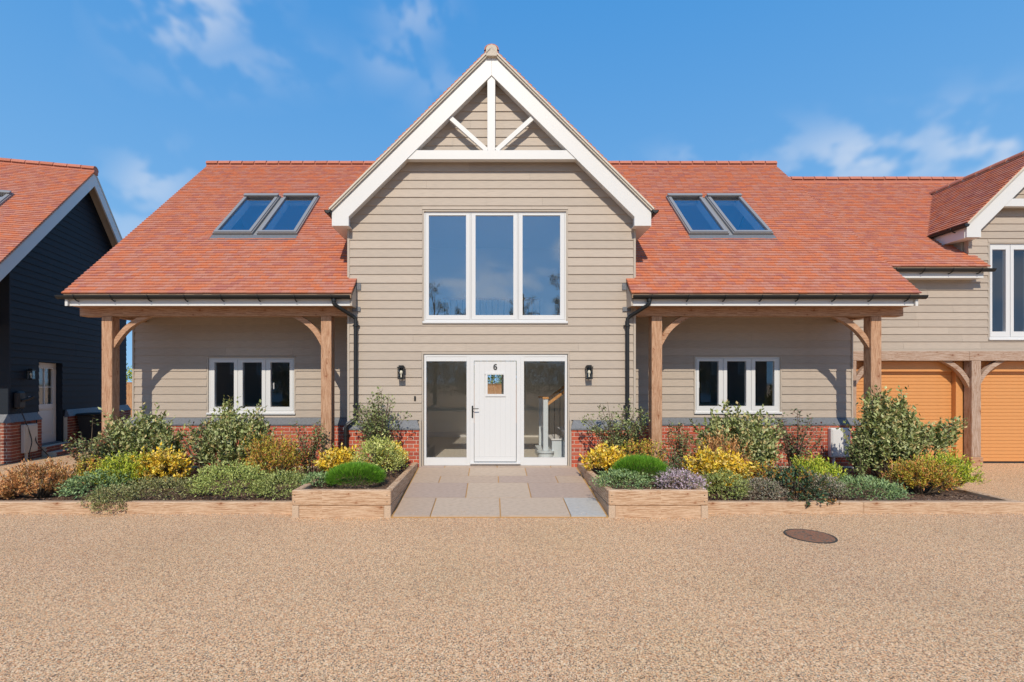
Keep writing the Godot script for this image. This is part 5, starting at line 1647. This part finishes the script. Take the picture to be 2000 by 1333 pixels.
func tree(called: String, label: String, at: Vector3, height: float, spread: float, seed_: int, leaves: int, group: String, pal := "deep") -> void:
	rng.seed = seed_
	var t := thing(called, label, "tree", at, 0.0, group)
	var b := Mb.new()
	b.tube(PackedVector3Array([Vector3.ZERO, Vector3(0.05, height * 0.3, 0), Vector3(-0.1, height * 0.65, 0.1), Vector3(0, height * 0.95, 0)]), [0.2, 0.15, 0.08, 0.02], 9, false)
	var trs := []
	var cs := []
	var cols: Array = PAL[pal]
	for i in 16:
		var y := height * rng.randf_range(0.3, 0.85)
		var a := rng.randf() * TAU
		var reach := spread * rng.randf_range(0.5, 1.0) * (1.15 - y / height * 0.6)
		var p0 := Vector3(0, y, 0)
		var p2 := p0 + Vector3(cos(a) * reach, height * rng.randf_range(0.08, 0.26), sin(a) * reach)
		var p1 := p0.lerp(p2, 0.5) + Vector3(0, -0.1, 0)
		b.tube(PackedVector3Array([p0, p1, p2]), [0.07, 0.04, 0.012], 6, false)
		for k in 9:
			var q := p1.lerp(p2, rng.randf_range(0.2, 1.05)) + dirn(-0.6) * 0.25
			var e := q + dirn(-0.3) * rng.randf_range(0.4, 1.0)
			b.tube(PackedVector3Array([q, e]), [0.014, 0.005], 4, false)
			for l in maxi(1, leaves / 144):
				trs.append(leaf_tr(q.lerp(e, rng.randf_range(0.2, 1.15)) + dirn(-1.0) * 0.18, dirn(-1.0), rng.randf_range(0.07, 0.14)))
				var kk: Array = cols[rng.randi() % cols.size()]
				cs.append(Color(kk[0], kk[1], kk[2]))
	mput("trunk", b, M.bark, t)
	many("crown", leaf_mesh("oval"), M.leaf, t, trs, cs)

func fence_run(label: String, from: Vector3, to: Vector3, height: float) -> void:
	var d := to - from
	var f := thing("board_fence", label, "fence", from, -atan2(d.z, d.x))
	var len := d.length()
	var n := int(len / 0.15)
	var m := Mb.new()
	m.bevel(Vector3(0.003, 0.05, 0.0), Vector3(0.147, height, 0.022), 0.003)
	var mesh := m.mesh()
	for i in n:
		put("fence_board", mesh, M.fence, f, Transform3D(Basis(), Vector3(i * 0.15, 0.0, 0.004 * (i % 2))))
	pbox("rail", Vector3(0, 0.4, -0.06), Vector3(n * 0.15, 0.48, -0.002), M.fence, f)
	pbox("rail", Vector3(0, height - 0.3, -0.06), Vector3(n * 0.15, height - 0.22, -0.002), M.fence, f)
	pbox("cap_rail", Vector3(0, height + 0.001, -0.04), Vector3(n * 0.15, height + 0.035, 0.05), M.fence, f)

func build_props() -> void:
	lantern(Vector3(-1.75, 1.985, 0.008), 0.0, "black wall lantern on taupe boards beside the doorbell", "")
	lantern(Vector3(1.89, 1.99, 0.008), 0.0, "black wall lantern on taupe boards nearer the stair sidelight, no doorbell beside", "")
	var db := thing("doorbell", "small black oval doorbell on taupe boards left of the entrance", "doorbell", Vector3(-1.495, 1.565, 0.002))
	db.set_meta("label", "small black oval doorbell on the taupe boards")
	var b := Mb.new()
	b.bevel(Vector3(-0.018, 0.0, 0.0), Vector3(0.018, 0.095, 0.018), 0.012)
	mput("case", b, M.plastic_black, db)
	var bt := Mb.new()
	bt.tube(PackedVector3Array([Vector3(0, 0.03, 0.017), Vector3(0, 0.03, 0.021)]), 0.01, 10)
	mput("button", bt, M.iron, db)
	var mb := thing("meter_cabinet", "white meter cabinet on the red brick plinth under the right porch", "cabinet", Vector3(7.42, 0.0, -0.926))
	mb.set_meta("label", "white meter cabinet on the sunlit red brick plinth")
	pbox("box", Vector3(-0.21, 0.33, 0), Vector3(0.21, 0.955, 0.11), M.meter_box, mb, 0.015)
	pbox("cabinet_door", Vector3(-0.18, 0.36, 0.111), Vector3(0.18, 0.925, 0.12), M.meter_box, mb, 0.006)
	var pp := Mb.new()
	pp.tube(PackedVector3Array([Vector3(-0.12, 0.05, 0.05), Vector3(-0.12, 0.33, 0.05)]), 0.028, 10)
	mput("conduit", pp, M.meter_box, mb)
	var mh := thing("manhole_cover", "round rusty iron manhole cover set in the gravel", "manhole", Vector3(3.97, 0.0, 3.44))
	var r := Mb.new()
	r.lathe(PackedVector2Array([Vector2(0.262, 0.006), Vector2(0.265, 0.008), Vector2(0.284, 0.008), Vector2(0.286, -0.02)]), Vector3.ZERO, 40)
	mput("rim", r, M.cast_rim, mh)
	var c := Mb.new()
	c.lathe(PackedVector2Array([Vector2(0.256, -0.015), Vector2(0.256, 0.007), Vector2(0.251, 0.01), Vector2(0.0, 0.0101)]), Vector3.ZERO, 40)
	for i in 3:
		var q := 0.08 + i * 0.07
		for k in 8 + i * 6:
			var a := TAU * k / (8 + i * 6)
			c.bevel(Vector3(cos(a) * q - 0.012, 0.009, sin(a) * q - 0.012), Vector3(cos(a) * q + 0.012, 0.0135, sin(a) * q + 0.012), 0.002)
	mput("cover", c, M.cast_iron, mh)
	pbox("lifting_slot", Vector3(-0.03, 0.01, -0.008), Vector3(0.03, 0.0125, 0.008), M.cast_rim, mh)
	var bs := thing("boot_brush", "small dark red boot brush on the planter's back corner by the brick", "brush", Vector3(1.74, 0.39, 0.17))
	pbox("stock", Vector3(-0.08, 0.0, -0.03), Vector3(0.08, 0.02, 0.03), M.brick4, bs, 0.005)
	for x in [-0.045, 0.045]:
		var br := Mb.new()
		br.lathe(PackedVector2Array([Vector2(0.028, 0.02), Vector2(0.034, 0.05), Vector2(0.03, 0.085), Vector2(0.012, 0.1), Vector2(0.0, 0.102)]), Vector3(x, 0, 0), 14)
		mput("bristles", br, M.cast_rim, bs)

func build_kitchen() -> void:
	var k := thing("worktop", "pale worktop inside the window nearer the garage", "worktop", Vector3(5.35, 0.31, -1.5))
	pbox("top", Vector3(-1.6, 0.86, -0.32), Vector3(1.6, 0.9, 0.32), M.white, k, 0.005)
	pbox("cupboard", Vector3(-1.58, 0.0, -0.3), Vector3(1.58, 0.858, 0.3), M.stair_paint, k)
	var t := thing("kitchen_tap", "swan necked brass tap inside the window nearer the garage", "tap", Vector3(5.2, 1.211, -1.35))
	var b := Mb.new()
	b.tube(PackedVector3Array([Vector3(0, 0, 0), Vector3(0, 0.36, 0), Vector3(-0.02, 0.43, -0.02), Vector3(-0.045, 0.44, -0.05), Vector3(-0.06, 0.4, -0.07), Vector3(-0.062, 0.33, -0.075)]), 0.011, 8)
	mput("spout", b, M.brass, t)
	var f := Mb.new()
	f.lathe(PackedVector2Array([Vector2(0.026, 0.0), Vector2(0.026, 0.03), Vector2(0.014, 0.05), Vector2(0.011, 0.05)]), Vector3.ZERO, 12)
	mput("base", f, M.brass, t)

func build_background() -> void:
	fence_run("tan board fence seen through the front door's small window", Vector3(-7.0, 0, -14.0), Vector3(7.0, 0, -14.0), 1.86)
	fence_run("brown board fence in the gap between the two houses", Vector3(-30.0, 0, -18.0), Vector3(-10.5, 0, -17.0), 1.95)
	for i in 5:
		shrub("hedge_shrub", "leafy green shrub showing above the back fence", "shrub", Vector3(-3.2 + i * 1.6, 0.0, -15.4), "mound", "oval", 0.13, "sage", 2600, [[0, 1.9, 0, 1.1, 1.5, 0.9]], 900 + i, "shrubs behind the back fence")
	for i in 4:
		shrub("garden_shrub", "leafy shrub topping the fence between the two houses", "shrub", Vector3(-25.0 + i * 3.4, 0.0, -19.5), "mound", "oval", 0.16, "lime", 1800, [[0, 1.3, 0, 1.9, 1.4, 1.0]], 930 + i, "shrubs in the gap between the houses")
	# across the lane, behind the viewer: what the panes mirror
	for i in 6:
		tree("lane_tree", "loose leafy tree across the forecourt, mirrored in the upper window", Vector3([-9.5, -5.2, -1.2, 3.0, 6.8, 11.5][i], 0, [33.0, 35.0, 34.0, 36.0, 33.5, 35.0][i]), [10.2, 10.6, 8.6, 10.9, 10.3, 9.6][i], 2.6, 300 + i, 9000, "trees across the forecourt")
	for i in 2:
		var o := thing("lane_house", "brick house across the forecourt with a red roof, mirrored in the porch panes", "house", Vector3(-21.0 if i == 0 else 21.0, 0, 36.0), PI, "houses across the forecourt")
		pbox("wall", Vector3(-6, 0, -7), Vector3(6, 5, 0), M.far_wall, o)
		var rb := slope_slab(-6.4, 6.4, 0.5, 4.7, -3.5, 8.6, 0.15)
		var rb2 := slope_slab(-6.4, 6.4, -7.5, 4.7, -3.5, 8.6, 0.15)
		rb.v.append_array(rb2.v)
		rb.n.append_array(rb2.n)
		mput("roof", rb, M.far_roof, o)
		for k in 4:
			var wf := Mb.new()
			ring(wf, -4.6 + k * 2.6, -3.2 + k * 2.6, 2.8, 4.1, 0.07, 0.001, 0.05)
			var wo := mput("window", wf, M.white, o)
			pane(wo, -4.53 + k * 2.6, -3.27 + k * 2.6, 2.87, 4.03, 0.03)
		pbox("front_door", Vector3(-0.5, 0.1, 0.001), Vector3(0.5, 2.2, 0.06), M.white, o)
	for i in 9:
		shrub("lane_hedge", "dense dark hedge bush across the forecourt, mirrored in the door panes", "hedge", Vector3(-16.0 + i * 4.0, 0, 29.0), "mound", "oval", 0.16, "deep", 4200, [[0, 1.6, 0, 2.5, 1.9, 1.0]], 960 + i, "hedge across the forecourt")

func _ready() -> void:
	var cam := Camera3D.new()
	cam.name = "camera"
	cam.projection = Camera3D.PROJECTION_FRUSTUM
	cam.near = 0.1
	cam.far = 1500.0
	cam.size = 0.1 * 1333.0 / 950.0
	cam.frustum_offset = Vector2(0.1 * 40.0 / 950.0, 0.1 * 83.5 / 950.0)   # a shift lens: upright verticals
	cam.position = Vector3(0, 1.9, 9.5)
	add_child(cam)
	cam.current = true
	var env := Environment.new()
	env.background_mode = Environment.BG_SKY
	env.sky = Sky.new()
	env.sky.sky_material = make_sky()
	env.tonemap_mode = Environment.TONE_MAPPER_LINEAR
	env.tonemap_exposure = 1.0
	env.sdfgi_enabled = true
	env.ssao_enabled = true
	env.ssil_enabled = true
	var we := WorldEnvironment.new()
	we.name = "daylight"
	we.environment = env
	add_child(we)
	var sun := DirectionalLight3D.new()
	sun.name = "sun"
	sun.light_energy = 1.3
	sun.light_color = Color(1.0, 0.955, 0.88)
	sun.light_angular_distance = 0.5
	sun.shadow_enabled = true
	add_child(sun)
	sun.look_at_from_position(Vector3.ZERO, Vector3(0.06, -0.885, -1.0))
	make_materials()
	build_ground()
	build_loose_gravel()
	build_house()
	build_garage()
	build_neighbour()
	build_path()
	build_beds()
	build_props()
	build_kitchen()
	build_plants()
	build_background()
